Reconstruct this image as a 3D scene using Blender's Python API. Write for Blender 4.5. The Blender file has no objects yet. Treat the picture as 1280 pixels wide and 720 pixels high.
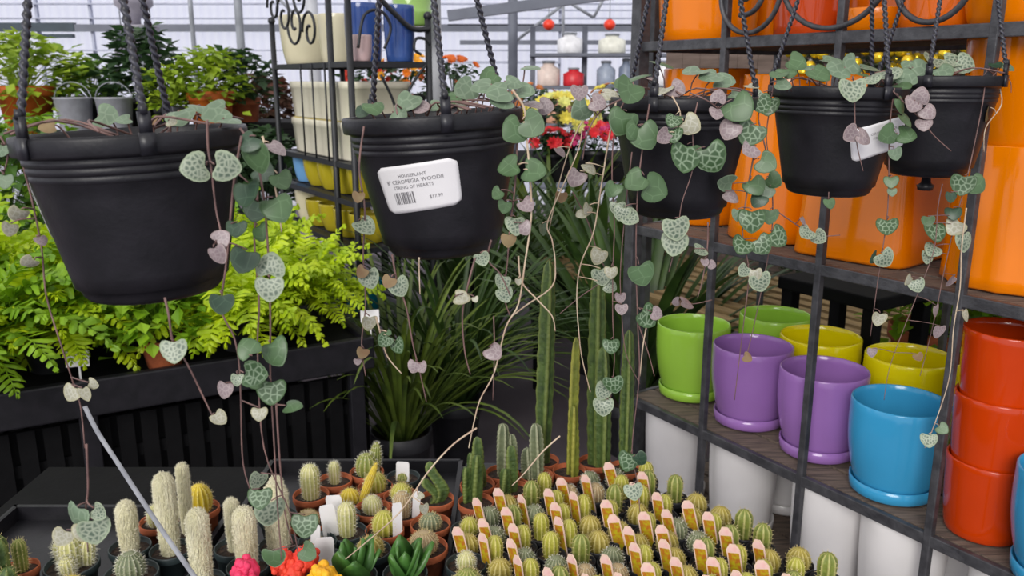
import bpy, math, random
from mathutils import Vector, Matrix, Euler
PI = math.pi
SC = bpy.context.scene
COL = SC.collection
rnd = random.Random(7)

# ------------------------------------------------------------------ camera model
FOC = 1050.0
TILT = math.radians(13.9)
CAM = Vector((0, 0, 1.6))
CT, ST = math.cos(TILT), math.sin(TILT)
FWD, UPV, RGT = Vector((0, CT, -ST)), Vector((0, ST, CT)), Vector((1, 0, 0))
def ray(px, py):
    return FWD + RGT * ((px - 640) / FOC) + UPV * ((360 - py) / FOC)
def at_y(px, py, Y):
    d = ray(px, py); return CAM + d * (Y / d.y)
def at_z(px, py, z):
    d = ray(px, py); return CAM + d * ((z - CAM.z) / d.z)
def at_d(px, py, dep):
    return CAM + ray(px, py) * dep
def proj(P):
    v = Vector(P) - CAM; f = v.dot(FWD)
    return 640 + FOC * v.x / f, 360 - FOC * v.dot(UPV) / f, f

# ------------------------------------------------------------------ materials
def lin(c):
    return tuple(((x / 255) / 12.92 if x / 255 <= .04045 else ((x / 255 + .055) / 1.055) ** 2.4) for x in c) + (1,)
MATS = {}
def _new(name):
    m = bpy.data.materials.new(name); m.use_nodes = True
    nt = m.node_tree; nt.nodes.clear()
    out = nt.nodes.new('ShaderNodeOutputMaterial')
    bs = nt.nodes.new('ShaderNodeBsdfPrincipled')
    nt.links.new(bs.outputs[0], out.inputs[0])
    MATS[name] = m
    return m, nt, bs, out
def mixc(nt, fac, a, b):
    n = nt.nodes.new('ShaderNodeMix'); n.data_type = 'RGBA'
    if isinstance(fac, (int, float)): n.inputs[0].default_value = fac
    else: nt.links.new(fac, n.inputs[0])
    for k, v in ((6, a), (7, b)):
        if isinstance(v, tuple): n.inputs[k].default_value = v
        else: nt.links.new(v, n.inputs[k])
    return n.outputs[2]
def ramp(nt, fac, p0, p1):
    n = nt.nodes.new('ShaderNodeMapRange'); n.clamp = True
    n.inputs[1].default_value = p0; n.inputs[2].default_value = p1
    nt.links.new(fac, n.inputs[0]); return n.outputs[0]
def mat(name, c, rough=.5, c2=None, scale=20, bump=0, bscale=None, spec=.5, metal=0, transl=0, stretch=(1, 1, 1),
        coat=0, edge=None, lo=.35, hi=.65):
    if name in MATS: return MATS[name]
    m, nt, bs, out = _new(name)
    tc = nt.nodes.new('ShaderNodeTexCoord'); mp = nt.nodes.new('ShaderNodeMapping')
    mp.inputs[3].default_value = stretch
    nt.links.new(tc.outputs['Object'], mp.inputs[0])
    nz = nt.nodes.new('ShaderNodeTexNoise'); nz.inputs['Scale'].default_value = scale; nz.inputs['Detail'].default_value = 4
    nt.links.new(mp.outputs[0], nz.inputs['Vector'])
    a = lin(c); b = lin(c2) if c2 else tuple(x * .8 for x in a[:3]) + (1,)
    col = mixc(nt, ramp(nt, nz.outputs[0], lo, hi), b, a)
    if edge:
        at = nt.nodes.new('ShaderNodeAttribute'); at.attribute_name = 'edge'
        col = mixc(nt, ramp(nt, at.outputs['Fac'], .35, 1.0), col, lin(edge))
    nt.links.new(col, bs.inputs['Base Color'])
    bs.inputs['Roughness'].default_value = rough
    bs.inputs['Specular IOR Level'].default_value = spec
    bs.inputs['Metallic'].default_value = metal
    bs.inputs['Coat Weight'].default_value = coat
    bs.inputs['Coat Roughness'].default_value = .06
    if bump:
        n2 = nt.nodes.new('ShaderNodeTexNoise'); n2.inputs['Scale'].default_value = bscale or scale * 4
        n2.inputs['Detail'].default_value = 5
        nt.links.new(mp.outputs[0], n2.inputs['Vector'])
        bp = nt.nodes.new('ShaderNodeBump'); bp.inputs['Strength'].default_value = bump; bp.inputs['Distance'].default_value = .01
        nt.links.new(n2.outputs[0], bp.inputs['Height']); nt.links.new(bp.outputs[0], bs.inputs['Normal'])
    if transl:
        tr = nt.nodes.new('ShaderNodeBsdfTranslucent'); nt.links.new(col, tr.inputs[0])
        mx = nt.nodes.new('ShaderNodeMixShader'); mx.inputs[0].default_value = transl
        nt.links.new(bs.outputs[0], mx.inputs[1]); nt.links.new(tr.outputs[0], mx.inputs[2])
        nt.links.new(mx.outputs[0], out.inputs[0])
    return m
def heart_mat(name, cell, vein, margin, w0, w1, scale, invert=False):
    m, nt, bs, out = _new(name)
    uv = nt.nodes.new('ShaderNodeUVMap')
    vo = nt.nodes.new('ShaderNodeTexVoronoi'); vo.voronoi_dimensions = '2D'
    vo.feature = 'DISTANCE_TO_EDGE'; vo.inputs['Scale'].default_value = scale
    nt.links.new(uv.outputs[0], vo.inputs['Vector'])
    f = ramp(nt, vo.outputs['Distance'], w0, w1)
    col = mixc(nt, f, lin(vein), lin(cell))
    at = nt.nodes.new('ShaderNodeAttribute'); at.attribute_name = 'edge'
    col = mixc(nt, ramp(nt, at.outputs['Fac'], .72, .96), col, lin(margin))
    nz = nt.nodes.new('ShaderNodeTexNoise'); nz.inputs['Scale'].default_value = 1.7
    nt.links.new(uv.outputs[0], nz.inputs['Vector'])
    mul = nt.nodes.new('ShaderNodeMix'); mul.data_type = 'RGBA'; mul.blend_type = 'MULTIPLY'
    mul.inputs[0].default_value = .5
    nt.links.new(col, mul.inputs[6]); nt.links.new(nz.outputs[0], mul.inputs[7])
    nt.links.new(mul.outputs[2], bs.inputs['Base Color'])
    bs.inputs['Roughness'].default_value = .42
    return m

# ------------------------------------------------------------------ mesh builder
class MB:
    def __init__(s):
        s.v = []; s.f = []; s.m = []; s.e = []; s.uv = []
    def add(s, vs, fs, mi=0, edge=None, uv=None):
        b = len(s.v)
        s.v.extend(Vector(p) for p in vs)
        s.e.extend(edge if edge else [0.0] * len(vs))
        s.uv.extend(uv if uv else [(0, 0)] * len(vs))
        for f in fs:
            s.f.append(tuple(b + i for i in f)); s.m.append(mi)
    def box(s, c, size, rz=0, mi=0, rot=None):
        x, y, z = (k / 2 for k in size); c = Vector(c)
        R = rot if rot is not None else Matrix.Rotation(rz, 3, 'Z')
        vs = [c + R @ Vector((a * x, b * y, d * z)) for a in (-1, 1) for b in (-1, 1) for d in (-1, 1)]
        s.add(vs, [(0, 1, 3, 2), (4, 6, 7, 5), (0, 4, 5, 1), (2, 3, 7, 6), (0, 2, 6, 4), (1, 5, 7, 3)], mi)
    def bar(s, a, b, w, t, mi=0):
        a, b = Vector(a), Vector(b); d = b - a
        z = d.normalized(); h = Vector((0, 0, 1)) if abs(z.z) < .9 else Vector((0, 1, 0))
        x = z.cross(h).normalized(); y = x.cross(z)
        R = Matrix((x, y, z)).transposed()
        s.box((a + b) / 2, (w, t, d.length), mi=mi, rot=R)
    def tube(s, pts, r, n=8, mi=0, closed=False, bump=None, edf=None):
        pts = [Vector(p) for p in pts]; k = len(pts)
        rr = r if isinstance(r, (list, tuple)) else [r] * k
        t0 = (pts[1] - pts[0]).normalized()
        h = Vector((0, 0, 1)) if abs(t0.z) < .9 else Vector((0, 1, 0))
        nx = t0.cross(h).normalized(); vs = []; es = []
        for i, p in enumerate(pts):
            if closed: t = (pts[(i + 1) % k] - pts[i - 1]).normalized()
            else: t = (pts[min(i + 1, k - 1)] - pts[max(i - 1, 0)]).normalized()
            nx = (nx - t * nx.dot(t))
            nx = nx.normalized() if nx.length > 1e-6 else t.orthogonal().normalized()
            ny = t.cross(nx)
            for j in range(n):
                a = 2 * PI * j / n
                q = rr[i] * (bump(i, a) if bump else 1)
                vs.append(p + nx * (math.cos(a) * q) + ny * (math.sin(a) * q)); es.append(edf(i, a) if edf else 0.0)
        fs = []
        for i in range(k if closed else k - 1):
            i2 = (i + 1) % k
            for j in range(n):
                j2 = (j + 1) % n
                fs.append((i * n + j, i * n + j2, i2 * n + j2, i2 * n + j))
        if not closed:
            fs.append(tuple(range(n))[::-1]); fs.append(tuple((k - 1) * n + j for j in range(n)))
        s.add(vs, fs, mi, es)
    def lathe(s, prof, n=32, o=(0, 0, 0), mi=0, mod=None, sq=None, cap0=True, cap1=False, rz=0, ed=None, axis=None):
        o = Vector(o); vs = []; es = []; k = len(prof)
        for i, (r, z) in enumerate(prof):
            for j in range(n):
                a = 2 * PI * j / n
                q = r
                if sq: q = r / (abs(math.cos(a)) ** sq + abs(math.sin(a)) ** sq) ** (1 / sq)
                if mod: q *= mod(a, i / (k - 1))
                p = Vector((q * math.cos(a + rz), q * math.sin(a + rz), z))
                if axis: p = axis(p)
                vs.append(o + p); es.append(ed(a, i / (k - 1)) if ed else 0.0)
        fs = [(i * n + j, i * n + (j + 1) % n, (i + 1) * n + (j + 1) % n, (i + 1) * n + j) for i in range(k - 1) for j in range(n)]
        if cap0: fs.append(tuple(range(n))[::-1])
        if cap1: fs.append(tuple((k - 1) * n + j for j in range(n)))
        s.add(vs, fs, mi, es)
    def ball(s, c, r, n=12, m=8, mi=0, mod=None):
        c = Vector(c); rx, ry, rz = r if isinstance(r, (tuple, list)) else (r, r, r)
        vs = [c + Vector((0, 0, -rz))]
        for i in range(1, m):
            b = -PI / 2 + PI * i / m
            for j in range(n):
                a = 2 * PI * j / n; q = mod(a, b) if mod else 1
                vs.append(c + Vector((rx * math.cos(b) * math.cos(a) * q, ry * math.cos(b) * math.sin(a) * q, rz * math.sin(b) * q)))
        vs.append(c + Vector((0, 0, rz)))
        fs = [(0, 1 + (j + 1) % n, 1 + j) for j in range(n)]
        for i in range(m - 2):
            for j in range(n):
                fs.append((1 + i * n + j, 1 + i * n + (j + 1) % n, 1 + (i + 1) * n + (j + 1) % n, 1 + (i + 1) * n + j))
        L = len(vs) - 1; b = 1 + (m - 2) * n
        fs += [(b + j, b + (j + 1) % n, L) for j in range(n)]
        s.add(vs, fs, mi)
    def build(s, name, mats, parent=None, inv=None, smooth=True, bevel=0, solid=0):
        vs = [inv @ v for v in s.v] if inv is not None else s.v
        me = bpy.data.meshes.new(name)
        me.from_pydata([tuple(v) for v in vs], [], s.f)
        if not isinstance(mats, (list, tuple)): mats = [mats]
        for m in mats: me.materials.append(m)
        me.polygons.foreach_set('material_index', s.m)
        me.polygons.foreach_set('use_smooth', [smooth] * len(s.f))
        if any(s.e):
            at = me.attributes.new('edge', 'FLOAT', 'POINT'); at.data.foreach_set('value', s.e)
        if any(u != (0, 0) for u in s.uv):
            ul = me.uv_layers.new(name='UVMap')
            li = [0] * len(me.loops); me.loops.foreach_get('vertex_index', li)
            flat = []
            for i in li: flat.extend(s.uv[i])
            ul.data.foreach_set('uv', flat)
        me.update()
        o = bpy.data.objects.new(name, me); COL.objects.link(o)
        if parent is not None: o.parent = parent
        if bevel:
            md = o.modifiers.new('Bevel', 'BEVEL'); md.width = bevel; md.segments = 2; md.limit_method = 'ANGLE'
            md.harden_normals = False
            me.polygons.foreach_set('use_smooth', [False] * len(s.f))
        if solid:
            md = o.modifiers.new('Solidify', 'SOLIDIFY'); md.thickness = solid; md.offset = 0
        return o

def tag(o, label, cat, group=None, kind=None):
    o['label'] = label; o['category'] = cat
    if group: o['group'] = group
    if kind: o['kind'] = kind
    return o
def thing(name, loc, label=None, cat=None, group=None, rz=0, rot=None):
    o = bpy.data.objects.new(name, None); COL.objects.link(o)
    o.location = loc; o.rotation_euler = rot if rot else (0, 0, rz)
    o.empty_display_size = .05
    if label: tag(o, label, cat, group)
    return o
def structure(o):
    o['kind'] = 'structure'; return o
KIDS = {}
def kids(o):
    return [c for c in o.children]
def dup(root, loc=None, rz=0, label=None, group=None, scale=None):
    def cp(o, par):
        c = o.copy(); COL.objects.link(c)
        if par is not None: c.parent = par
        for ch in kids(o): cp(ch, c)
        return c
    r = cp(root, None)
    if loc is not None: r.location = loc
    r.rotation_euler = (0, 0, rz)
    if scale: r.scale = (scale,) * 3 if isinstance(scale, (int, float)) else scale
    if label: r['label'] = label
    if group: r['group'] = group
    return r
class Proto:
    """first call places the original, later calls place copies"""
    def __init__(s, root): s.root = root; s.used = False
    def put(s, loc, rz=0, label=None, group=None, scale=1.0):
        if not s.used:
            s.used = True; r = s.root
            r.location = loc; r.rotation_euler = (0, 0, rz)
            r.scale = (scale,) * 3 if isinstance(scale, (int, float)) else scale
            if label: r['label'] = label
            if group: r['group'] = group
            return r
        return dup(s.root, loc, rz, label, group, scale)
def smoothpath(pts, sub=4):
    pts = [Vector(p) for p in pts]; n = len(pts); out = []
    if n < 3: sub_ = sub
    for i in range(n - 1):
        p0, p1, p2, p3 = pts[max(i - 1, 0)], pts[i], pts[i + 1], pts[min(i + 2, n - 1)]
        for k in range(sub):
            t = k / sub
            out.append(.5 * ((2 * p1) + (p2 - p0) * t + (2 * p0 - 5 * p1 + 4 * p2 - p3) * t * t + (3 * p1 - p0 - 3 * p2 + p3) * t ** 3))
    out.append(pts[-1]); return out
ORD = ['zeroth', 'first', 'second', 'third', 'fourth', 'fifth', 'sixth', 'seventh', 'eighth', 'ninth', 'tenth', 'eleventh', 'twelfth',
       'thirteenth', 'fourteenth', 'fifteenth', 'sixteenth']

# ------------------------------------------------------------------ shared materials
M_black = mat('black_plastic', (31, 30, 35), .42, (23, 23, 27), 30, .05, 200, spec=.32)
M_blackmatte = mat('black_matte_plastic', (13, 13, 15), .75, (8, 8, 10), 15, .1, 90, spec=.15)
M_iron = mat('dark_iron', (78, 78, 82), .45, (56, 56, 60), 40, .15, 150, metal=.25)
M_ironblack = mat('black_iron', (30, 32, 38), .5, (20, 21, 26), 40)
M_soil = mat('soil', (70, 52, 40), .95, (34, 25, 20), 90, .9, 160)
M_peat = mat('dry_peat', (112, 94, 78), .95, (60, 48, 40), 60, 1.0, 120)
M_terra = mat('terracotta', (182, 98, 58), .8, (150, 76, 46), 18, .2, 120)
M_white = mat('white_paper', (228, 226, 228), .55, (220, 218, 220), 10)
M_ink = mat('label_ink', (120, 118, 122), .7)
M_deck = mat('weathered_wood', (120, 104, 92), .8, (78, 68, 62), 14, .3, 60, stretch=(1, 12, 12))
M_concrete = mat('concrete', (104, 95, 102), .85, (86, 78, 86), 2.5, .15, 40)
# ------------------------------------------------------------------ setting
def plane_box(name, c, size, m, rz=0):
    mb = MB(); mb.box(c, size, rz); return structure(mb.build(name, m, smooth=False))
plane_box('floor', (0, 5, -.05), (26, 16, .1), M_concrete)
# translucent ribbed wall at the back of the greenhouse
def panel_mat():
    m, nt, bs, out = _new('translucent_panel')
    tc = nt.nodes.new('ShaderNodeTexCoord')
    wv = nt.nodes.new('ShaderNodeTexWave'); wv.inputs['Scale'].default_value = 3.0; wv.bands_direction = 'X'
    nt.links.new(tc.outputs['Object'], wv.inputs['Vector'])
    c = mixc(nt, wv.outputs['Fac'], lin((240, 241, 252)), lin((246, 247, 255)))
    tr = nt.nodes.new('ShaderNodeBsdfTranslucent'); nt.links.new(c, tr.inputs[0])
    nt.links.new(c, bs.inputs['Base Color']); bs.inputs['Roughness'].default_value = .5
    mx = nt.nodes.new('ShaderNodeMixShader'); mx.inputs[0].default_value = .94
    nt.links.new(bs.outputs[0], mx.inputs[1]); nt.links.new(tr.outputs[0], mx.inputs[2]); nt.links.new(mx.outputs[0], out.inputs[0])
    return m
WY = 11.0
mb = MB(); n = 260
vs = []; X0, X1 = -12.0, 10.0
for i in range(n + 1):
    x = X0 + (X1 - X0) * i / n
    y = WY + (.012 if i % 2 else -.012)
    vs += [(x, y, 0), (x, y, 4.2)]
mb.add(vs, [(2 * i, 2 * i + 2, 2 * i + 3, 2 * i + 1) for i in range(n)])
structure(mb.build('wall_back', panel_mat(), smooth=False))
M_beam = mat('grey_steel_beam', (104, 108, 120), .6, (92, 96, 108), 5)
M_beamdark = mat('dark_green_beam', (52, 66, 76), .6, (44, 56, 66), 5)
M_purlin = mat('purlin_grey', (168, 172, 190), .6, (150, 154, 172), 5)
tn = 0
def trim(c, size, m, rz=0, rot=None):
    global tn; tn += 1
    mb = MB(); mb.box(c, size, rz, rot=rot)
    return structure(mb.build('trim_%d' % tn, m, smooth=False))
def hbeam(y, h, m, x0=-200, x1=1500, Y=WY - .12):
    a, b = at_y(x0, y, Y), at_y(x1, y, Y)
    trim(((a.x + b.x) / 2, Y, a.z), (b.x - a.x, .08, h), m)
hbeam(35, .085, M_beam, 95)
hbeam(34, .105, M_beamdark, -300, 94)
hbeam(45, .045, M_beamdark, -300, 92, WY - .1)
for y in (5, 23, 63): hbeam(y, .016, M_purlin)
hbeam(53, .05, M_beam, 575, 830, WY - .2)
hbeam(13, .012, M_purlin, 560, 830); hbeam(31, .02, M_purlin, 560, 830)
hbeam(78, .03, M_purlin, 540, 700, WY - .15); 
for x in (48, 115, 700, 463, 1000): # thin vertical glazing bars
    p = at_y(x, 30, WY - .08); trim((p.x, WY - .08, 2.1), (.03, .05, 4.2), M_purlin)
def pole(px, Y, r, m, py=60):
    global tn; tn += 1
    p = at_y(px, py, Y); mb = MB()
    mb.lathe([(r, 0), (r, 4.2)], 14, (p.x, p.y, 0), cap1=True)
    mb.lathe([(r * 2.0, 0), (r * 2.0, .012), (r * 1.3, .02)], 14, (p.x, p.y, 0), cap1=True)
    return structure(mb.build('trim_%d' % tn, m))
M_polew = mat('white_painted_pole', (196, 198, 204), .5, (180, 182, 188), 6)
M_poleg = mat('galvanised_pole', (150, 154, 162), .5, (120, 124, 130), 6)
pole(544, 4.6, .034, M_polew)
pole(300, 7.0, .032, M_poleg, 40); pole(241, 7.5, .02, M_poleg, 40)
pole(641, 9.0, .05, M_beam, 80); pole(390, 8.5, .06, M_polew, 20)
# slanting roof beam and bracing seen at the top of the aisle
a, b = at_y(560, 20, 8.0), at_y(800, -12, 8.0)
tn += 1; mb = MB(); mb.bar(a, b, .11, .09); structure(mb.build('trim_%d' % tn, M_beam, smooth=False))
for (x0, y0, x1, y1) in ((690, -10, 742, 22), (742, 22, 760, -12), (640, 55, 705, 5), (704, 55, 704, -10), (340, -10, 372, 22)):
    tn += 1; mb = MB(); mb.tube([at_y(x0, y0, 9.5), at_y(x1, y1, 9.5)], .016, 8); structure(mb.build('trim_%d' % tn, M_poleg))
# brown timber wall behind the pot rack
A = Vector((.839, .545, 0)).normalized(); B = Vector((-.545, .839, 0)).normalized()
RO = Vector((.656, 1.697, 0))
def R(s, q, z): return RO + B * s + A * q + Vector((0, 0, z))
M_brown = mat('brown_boards', (112, 96, 88), .8, (84, 70, 62), 3, .2, 30, stretch=(1, 1, 10))
mb = MB(); w = .16
for i in range(41):
    c = R(-3.2 + i * (w + .004), 2.75, 1.25)
    mb.box(c, (w, .03, 2.5), math.atan2(B.y, B.x))
structure(mb.build('wall_right', M_brown, smooth=False))
plane_box('baseboard_right', R(-.5, 2.72, .06), (5.5, .03, .12), M_blackmatte, math.atan2(B.y, B.x))

# ------------------------------------------------------------------ world, light, camera
w = bpy.data.worlds.new('sky'); SC.world = w; w.use_nodes = True
nt = w.node_tree; nt.nodes.clear()
o = nt.nodes.new('ShaderNodeOutputWorld'); bg = nt.nodes.new('ShaderNodeBackground')
tc = nt.nodes.new('ShaderNodeTexCoord'); sp = nt.nodes.new('ShaderNodeSeparateXYZ')
nt.links.new(tc.outputs['Generated'], sp.inputs[0])
f = ramp(nt, sp.outputs['Z'], -.05, .6)
nt.links.new(mixc(nt, f, (.84, .86, .97, 1), (1.0, .98, .97, 1)), bg.inputs[0])
bg.inputs[1].default_value = 1.05
nt.links.new(bg.outputs[0], o.inputs[0])
sl = bpy.data.lights.new('daylight', 'SUN'); sl.energy = 2.2; sl.angle = math.radians(28); sl.color = (1, .97, .92)
so = bpy.data.objects.new('daylight', sl); COL.objects.link(so)
so.rotation_euler = Vector((.30, .85, -.42)).to_track_quat('-Z', 'Y').to_euler()
cd = bpy.data.cameras.new('camera'); cd.sensor_width = 36; cd.lens = FOC / 1280 * 36; cd.clip_start = .02; cd.clip_end = 100
co = bpy.data.objects.new('camera', cd); COL.objects.link(co); co.location = CAM
co.rotation_euler = (PI / 2 - TILT, 0, 0); SC.camera = co
cd.dof.use_dof = True; cd.dof.focus_distance = 1.12; cd.dof.aperture_fstop = 11
vs_ = SC.view_settings; SC.display_settings.display_device = 'sRGB'
vs_.view_transform = 'Standard'; vs_.look = 'None'; vs_.gamma = 1; vs_.use_curve_mapping = False; vs_.exposure = 0
# ------------------------------------------------------------------ tiered pot rack
RZ = math.atan2(B.y, B.x)
S_SHELF = (.455, .74, 1.22, 1.685, 2.15)
QD = .52
rack = thing('pot_rack', R(.16, QD / 2, 0), 'grey iron tiered rack with scrollwork holding the bright glazed pots', 'rack')
rinv = Matrix.Translation(rack.location).inverted()
for s in (-.58, -.278, .022, .323, .61):
    mb = MB(); mb.box(R(s, 0, 1.1), (.016, .016, 2.2), RZ); mb.build('front_post', M_iron, rack, rinv, bevel=.002)
for s in (-.58, .03, .61):
    mb = MB(); mb.box(R(s, QD, 1.1), (.016, .016, 2.2), RZ); mb.build('back_post', M_iron, rack, rinv, bevel=.002)
mb = MB(); mb.box(R(.635, .07, 1.1), (.022, .022, 2.2), RZ); mb.box(R(.61, 0.0, 1.1), (.034, .034, 2.2), RZ)
mb.build('end_frame', M_iron, rack, rinv, bevel=.002)
for k, z in enumerate(S_SHELF):
    mb = MB()
    for q in (0, QD): mb.box(R(.015, q, z - .004), (1.2, .014, .024), RZ)
    for s in (-.58, .61): mb.box(R(s, QD / 2, z - .004), (.014, QD, .024), RZ)
    sh = mb.build('shelf', M_iron, rack, rinv, bevel=.002)
    mb = MB()
    for i in range(6): mb.box(R(.015, .05 + i * .083, z), (1.18, .072, .012), RZ)
    mb.build('deck_boards', M_deck, sh, rinv, smooth=False)
def ring(s0, wd, h, z0=1.699, r=.0055):
    pts = []
    for i in range(40):
        a = 2 * PI * i / 40
        pts.append(R(s0 + wd * math.cos(a), -.012, z0 + h + h * math.sin(a)))
    mb = MB(); mb.tube(pts, r, 8, closed=True); return mb.build('scroll_ring', M_iron, rack, rinv)
def solve_s(px, q, z):
    lo, hi = -1.2, 1.6
    for _ in range(50):
        m = (lo + hi) / 2
        if proj(R(m, q, z))[0] > px: lo = m
        else: hi = m
    return lo
for (x0, x1, h) in ((905, 980, .085), (980, 1118, .11), (1122, 1224, .085)):
    sa, sb = solve_s(x0, 0, 1.75), solve_s(x1, 0, 1.75)
    ring((sa + sb) / 2, abs(sa - sb) / 2, h)
mb = MB(); pts = []
for i in range(24):
    a = -PI * .6 + i * .3; rr = .018 + .0016 * i
    pts.append(R(solve_s(938, 0, 1.76) + rr * math.cos(a), -.012, 1.79 + rr * math.sin(a)))
mb.tube(pts, .006, 8); mb.build('scroll_curl', M_iron, rack, rinv)

# ------------------------------------------------------------------ glazed pots
GLZ = {}
def glaze(n, c, c2=None, rough=.16):
    GLZ[n] = mat('glaze_' + n, c, rough, c2 or tuple(int(x * .93) for x in c), 4, coat=.3, spec=.35)
glaze('green', (158, 205, 72)); glaze('purple', (152, 108, 178)); glaze('yellow', (236, 220, 10)); glaze('blue', (58, 152, 200))
glaze('red', (198, 60, 6)); glaze('orange', (236, 126, 0)); glaze('amber', (222, 104, 8)); glaze('white', (232, 229, 229), rough=.3)
glaze('rust', (196, 70, 22)); glaze('gold', (176, 160, 40)); glaze('cobalt', (58, 88, 150), (36, 60, 120)); glaze('cream', (214, 206, 176))
glaze('sky', (110, 160, 210))
def ceramic(name, color, R0, H, rb=.72, wall=.006, saucer=True, bulge=.04, sq=None, n=48, rings=0, flute=0, base=None):
    """thick-walled glazed pot; R0 rim radius, rb base/rim ratio"""
    t = thing(name, (0, 0, 0))
    z0 = .018 if saucer else 0
    prof = [(.001, z0)]
    Rb = R0 * rb
    prof += [(Rb * .96, z0), (Rb, z0 + .004)]
    for i in range(1, 13):
        u = i / 12
        r = Rb + (R0 - Rb) * u ** .7 + R0 * bulge * math.sin(PI * u)
        if rings and i % 3 == 0 and u > .3: r += .003
        prof.append((r, z0 + .004 + (H - z0 - .007) * u))
    prof += [(R0 - .001, H - .001), (R0 - wall * .5, H), (R0 - wall + .001, H - .002)]
    for i in range(11, 0, -1):
        u = i / 12
        prof.append((Rb + (R0 - Rb) * u ** .7 + R0 * bulge * math.sin(PI * u) - wall, z0 + .004 + (H - z0 - .007) * u))
    prof.append((.001, z0 + .012))
    mod = (lambda a, u: 1 + .02 * math.cos(flute * a)) if flute else None
    mb = MB(); mb.lathe(prof, n, sq=sq, mod=mod, cap0=False)
    mb.build('pot_body', GLZ[color], t)
    if saucer:
        mb = MB()
        mb.lathe([(.001, 0), (Rb * 1.02, 0), (Rb * 1.12, .006), (Rb * 1.14, .03), (Rb * 1.10, .031), (Rb * 1.06, .012), (.001, .01)], n, cap0=False, sq=sq)
        mb.build('saucer', GLZ[color], t)
    return t
z3, z2, z1, z0_ = .7490, 1.2290, 1.6940, .4640
P_green = Proto(ceramic('glazed_pot', 'green', .099, .205, .78, bulge=.07)); P_purple = Proto(ceramic('glazed_pot', 'purple', .099, .205, .78, bulge=.07))
P_yellow = Proto(ceramic('glazed_pot', 'yellow', .102, .205, .78, bulge=.07)); P_blue = Proto(ceramic('glazed_pot', 'blue', .097, .205, .78, bulge=.07))
P_red = Proto(ceramic('glazed_pot', 'red', .079, .155, .86, bulge=.01, saucer=False))
P_white = Proto(ceramic('glazed_pot', 'white', .088, .255, .86, bulge=.02))
for p in (P_green, P_purple, P_yellow, P_blue, P_red, P_white): p.root['category'] = 'pot'
def rk(p, s, q, z, label, group=None, rz=0): return p.put(R(s, q, z), rz, label, group)
G3 = 'glazed pots on the middle shelf of the rack'
rk(P_green, .519, .15, z3, 'lime green glazed pot standing at the left end of its shelf', G3)
rk(P_green, .487 - .03, .41, z3, 'lime green glazed pot in the back row behind the purple pots', G3)
rk(P_purple, .297, .136, z3, 'purple glazed pot beside the lime green pot', G3)
rk(P_purple, .083, .133, z3, 'purple glazed pot beside the blue pot', G3)
rk(P_yellow, .255, .345, z3, 'yellow glazed pot standing beside the back lime green pot', G3)
rk(P_yellow, .033, .39, z3, 'yellow glazed pot behind the blue pot', G3)
rk(P_yellow, -.17, .40, z3, 'yellow glazed pot half hidden behind the right front post', G3)
rk(P_blue, -.13, .10, z3, 'blue glazed pot in front of the yellow pots', G3)
rk(P_blue, -.497, .05, z3, 'blue glazed pot cut off by the right edge beside the red stack', G3)
sr, qr = -.325, .10
zz = z3
for lb in ('red glazed pot at the bottom of the stack of three', 'red glazed pot in the middle of the stack of three', 'red glazed pot on top of the stack of three'):
    rk(P_red, sr, qr, zz, lb, 'stacked red pots'); zz += .127
GW = 'white pots on the lowest shelf of the rack'
wl = [(845, .10, 'white glazed pot at the far left end of the lowest shelf'), (928, .12, 'white glazed pot below the purple pots, second from left on its shelf'),
      (984, .31, 'white glazed pot set back in the rear row behind the others'), (1036, .095, 'white glazed pot below the second purple pot, between two rack posts'),
      (1126, .095, 'white glazed pot directly below the blue pot'), (1198, .31, 'white glazed pot set back below the red stack'),
      (1268, .10, 'white glazed pot at the lower right corner of the picture')]
for px, q, lb in wl: rk(P_white, solve_s(px, q, .6), q, z0_, lb, GW)

def one(t, s, q, z, label, rz=0, group=None):
    t.location = R(s, q, z); t.rotation_euler = (0, 0, rz); tag(t, label, 'pot', group); return t
GO = 'orange pots on the rack'
one(ceramic('planter_pot', 'orange', .12, .40, .86, saucer=False, bulge=.02), solve_s(882, .2, 1.4), .2, z2, 'tall round orange planter behind the central hanging basket', 0, GO)
one(ceramic('planter_pot', 'orange', .098, .385, 1.18, saucer=False, bulge=0.0), solve_s(972, .17, 1.3), .17, z2, 'orange planter with flared foot left of the square planter', 0, GO)
def square_planter(name, color, a0, a1, H):
    t = thing(name, (0, 0, 0)); mb = MB(); k = 2 ** .5
    pr = [(.001, 0), (a0 * .985, 0), (a0, .006)] + [(a0 + (a1 - a0) * i / 8, .006 + (H - .01) * i / 8) for i in range(1, 9)]
    pr += [(a1 - .003, H), (a1 - .010, H), (a1 - .013, H - .006), (a1 - .013, H * .3), (.001, H * .3)]
    mb.lathe(pr, 64, sq=9, cap0=False); mb.build('pot_body', GLZ[color], t); return t
one(square_planter('square_planter', 'orange', .128, .104, .385), solve_s(1090, .185, 1.24), .185, z2, 'large square orange planter with flat glossy sides on the upper shelf', .70, GO)
one(ceramic('planter_pot', 'amber', .070, .37, 1.1, saucer=False, bulge=0.0), solve_s(1190, .38, 1.4), .385, z2, 'narrow dark orange planter wedged behind the square planter', 0, GO)
sx = solve_s(1277, .17, 1.3)
one(ceramic('planter_pot', 'orange', .122, .26, 1.06, saucer=False, bulge=.01, flute=16), sx, .17, z2, 'fluted orange planter at the right end under a taller planter', 0, GO)
one(ceramic('planter_pot', 'orange', .135, .22, .80, saucer=False, bulge=.02), sx, .17, z2 + .240, 'smooth orange planter nested on top of the fluted planter', 0, GO)
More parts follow.
